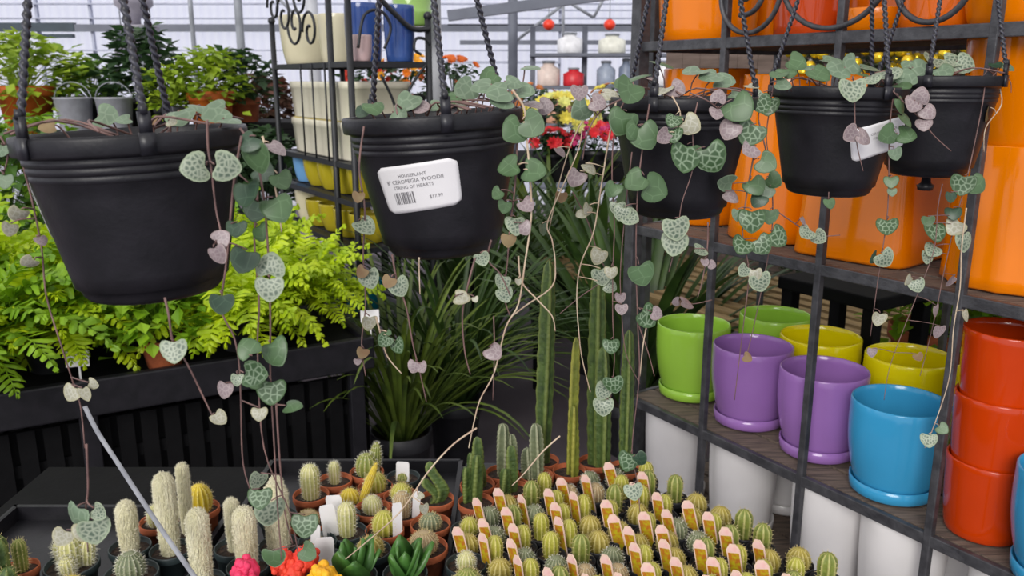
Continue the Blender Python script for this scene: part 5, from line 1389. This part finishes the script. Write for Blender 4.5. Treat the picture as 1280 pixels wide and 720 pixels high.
# ------------------------------------------------------------------ behind the rack: trees with gold baubles, slatted table, greenery
N_tree = leafmat('conifer_green', (44, 62, 34), (26, 40, 24), .1)
M_bark = mat('bark', (86, 66, 50), .9, (60, 46, 36), 20, .5)
G_ball = mat('bauble_gold', (224, 190, 40), .18, (214, 172, 30), 5, metal=.55); G_red = mat('bauble_red', (200, 40, 30), .2, metal=.3)
def conifer(seed, H=1.9, Rb=.5):
    t = thing('christmas_tree', (0, 0, 0)); rr = random.Random(seed); mb = MB()
    mb.tube([(0, 0, 0), (0, 0, H * .97)], [.035, .006], 8); mb.lathe([(.16, 0), (.16, .03), (.05, .06), (.001, .06)], 16); mb.build('trunk', M_bark, t)
    mb = MB()
    for i in range(2800):
        u = rr.random() ** .75; z = .3 + (H - .3) * u; rad = Rb * min(1, (1 - u) * 1.6) * rr.uniform(.3, 1.0) + .02; a = rr.uniform(0, 2 * PI)
        c = Vector((rad * math.cos(a), rad * math.sin(a), z)); d = Vector((math.cos(a), math.sin(a), rr.uniform(-.5, .2)))
        for k in range(3):
            dd = (d + Vector((rr.uniform(-.7, .7), rr.uniform(-.7, .7), rr.uniform(-.5, .5)))).normalized() * rr.uniform(.04, .08); o = dd.orthogonal().normalized() * .004
            mb.add([c - o, c + o, c + dd], [(0, 1, 2)])
    mb.build('needles', N_tree, t, smooth=False); t['category'] = 'tree'; t['group'] = 'decorated trees behind the rack'; return t
mbx = MB(); mbx.ball((0, 0, 0), .026, 16, 10); ball0 = mbx.build('bauble', G_ball); tag(ball0, 'x', 'bauble')
mbx = MB(); mbx.lathe([(.007, .024), (.007, .031), (.001, .031)], 10, cap1=True); mbx.build('cap', M_poleg, ball0)
BL = Proto(ball0)
rr = random.Random(12)
for i, (px, q, H) in enumerate(((985, 2.2, 2.65), (1072, 2.2, 2.7), (1165, 2.2, 2.75), (1268, 2.2, 2.7))):
    s = solve_s(px, q, 1.7); lbs = ['first', 'second', 'third', 'fourth'][i]
    t = conifer(i, H, .40); p = R(s, q, 0); t.location = p; t['label'] = 'dark conifer with gold baubles behind the rack, %s from the left' % lbs
    for k in range(30):
        z = rr.uniform(1.58, 1.98); u = (z - .3) / (H - .3); rad = .39 * min(1, (1 - u) * 1.6) * .97 + .03; a = rr.uniform(PI * .85, PI * 1.85)
        BL.put(p + Vector((rad * math.cos(a), rad * math.sin(a), z)), 0, 'round gold bauble on the conifer %s from the left behind the rack' % lbs, 'gold baubles on the %s conifer' % lbs)
# wide tree-tops seen as a mass of gold: low slatted table and stool legs under the upper shelf
M_plank = mat('pale_planks', (150, 126, 84), .8, (112, 92, 62), 8, .3, 40, stretch=(1, 10, 10))
def slat_table(label, s, q, L_, D_, h):
    t = thing('slatted_table', R(s, q, 0), label, 'table', rz=RZ); mb = MB(); n = 9
    for i in range(n): mb.box((0, -D_ / 2 + D_ * (i + .5) / n, h - .015), (L_, D_ / n * .62, .03))
    mb.build('slats', M_plank, t, smooth=False)
    for sx in (-1, 1):
        for sy in (-1, 1):
            mb = MB(); mb.box((sx * (L_ / 2 - .06), sy * (D_ / 2 - .05), (h - .03) / 2), (.06, .06, h - .03)); mb.build('leg', M_blackmatte, t, bevel=.003)
slat_table('low pale slatted table seen under the upper shelf of the rack', 1.5, 1.30, 1.9, .8, .70)
t = thing('black_stool', R(.42, .72, 0), 'black stool with square legs behind the yellow pots', 'stool', rz=RZ)
mb = MB(); mb.box((0, 0, 1.0), (.34, .30, .04)); mb.build('seat', M_blackmatte, t, bevel=.006)
for sx in (-1, 1):
    for sy in (-1, 1):
        mb = MB(); mb.box((sx * .14, sy * .12, .49), (.04, .04, .98)); mb.build('leg', M_blackmatte, t, bevel=.003)
mb = MB()
for sx in (-1, 1): mb.box((sx * .14, 0, .4), (.025, .22, .025))
mb.box((0, 0, .4), (.26, .025, .025)); mb.build('stretcher', M_blackmatte, t, smooth=False)
t = leafy('foliage_plant', 21, F_mid, 420, .22, .22, .3, .06, 0, M_terra, .22, .13); t.location = R(.36, 1.05, .62); t['label'] = 'bright green bush seen between yellow pots and the upper rack shelf'
t = leafy('foliage_plant', 22, F_deep, 420, .26, .24, .3, .07, 0, None, .22, .13); t.location = R(.02, 1.12, .62); t['label'] = 'dark green bush seen above the red pot stack'
simple_bench_t = simple_bench('dark bench behind the rack carrying two bushes', -.42, .42, -.27, .27, .62); simple_bench_t.location = R(.12, 1.15, 0); simple_bench_t.rotation_euler = (0, 0, RZ)

stand(leafy('foliage_plant', 31, V_dark, 460, .3, .3, .5, .08, 0, None, .34, .16), 330, 230, 4.72, 'dark leafy bush on the floor left of the gold pots', .55)
simple_bench('low black bench left of the display stand', -1.58, -1.2, 4.5, 4.95, .55)

# grey unit heater hung from the roof behind the biggest basket's cords
c = at_y(172, 54, 8.2); t = thing('unit_heater', c, 'grey box heater hanging from the roof beyond the biggest basket', 'heater')
M_heat = mat('heater_grey', (150, 146, 156), .5, (132, 128, 140), 6)
mb = MB(); mb.box((0, 0, 0), (.34, .26, .32)); mb.build('casing', M_heat, t, bevel=.01)
mb = MB()
for k in range(6): mb.box((0, -.135, -.12 + k * .048), (.28, .02, .03), rot=Matrix.Rotation(.5, 3, 'X'))
mb.build('louvre', M_beam, t, smooth=False)
mb = MB(); mb.lathe([(.05, .16), (.05, .22), (.17, .34), (.17, .46), (.001, .46)], 20, cap1=False); mb.build('flue_hood', M_heat, t)
mb = MB(); mb.tube([(-.14, 0, .16), (-.14, 0, 1.2)], .006, 6); mb.tube([(.14, 0, .16), (.14, 0, 1.2)], .006, 6); mb.build('hanger_rods', M_poleg, t)
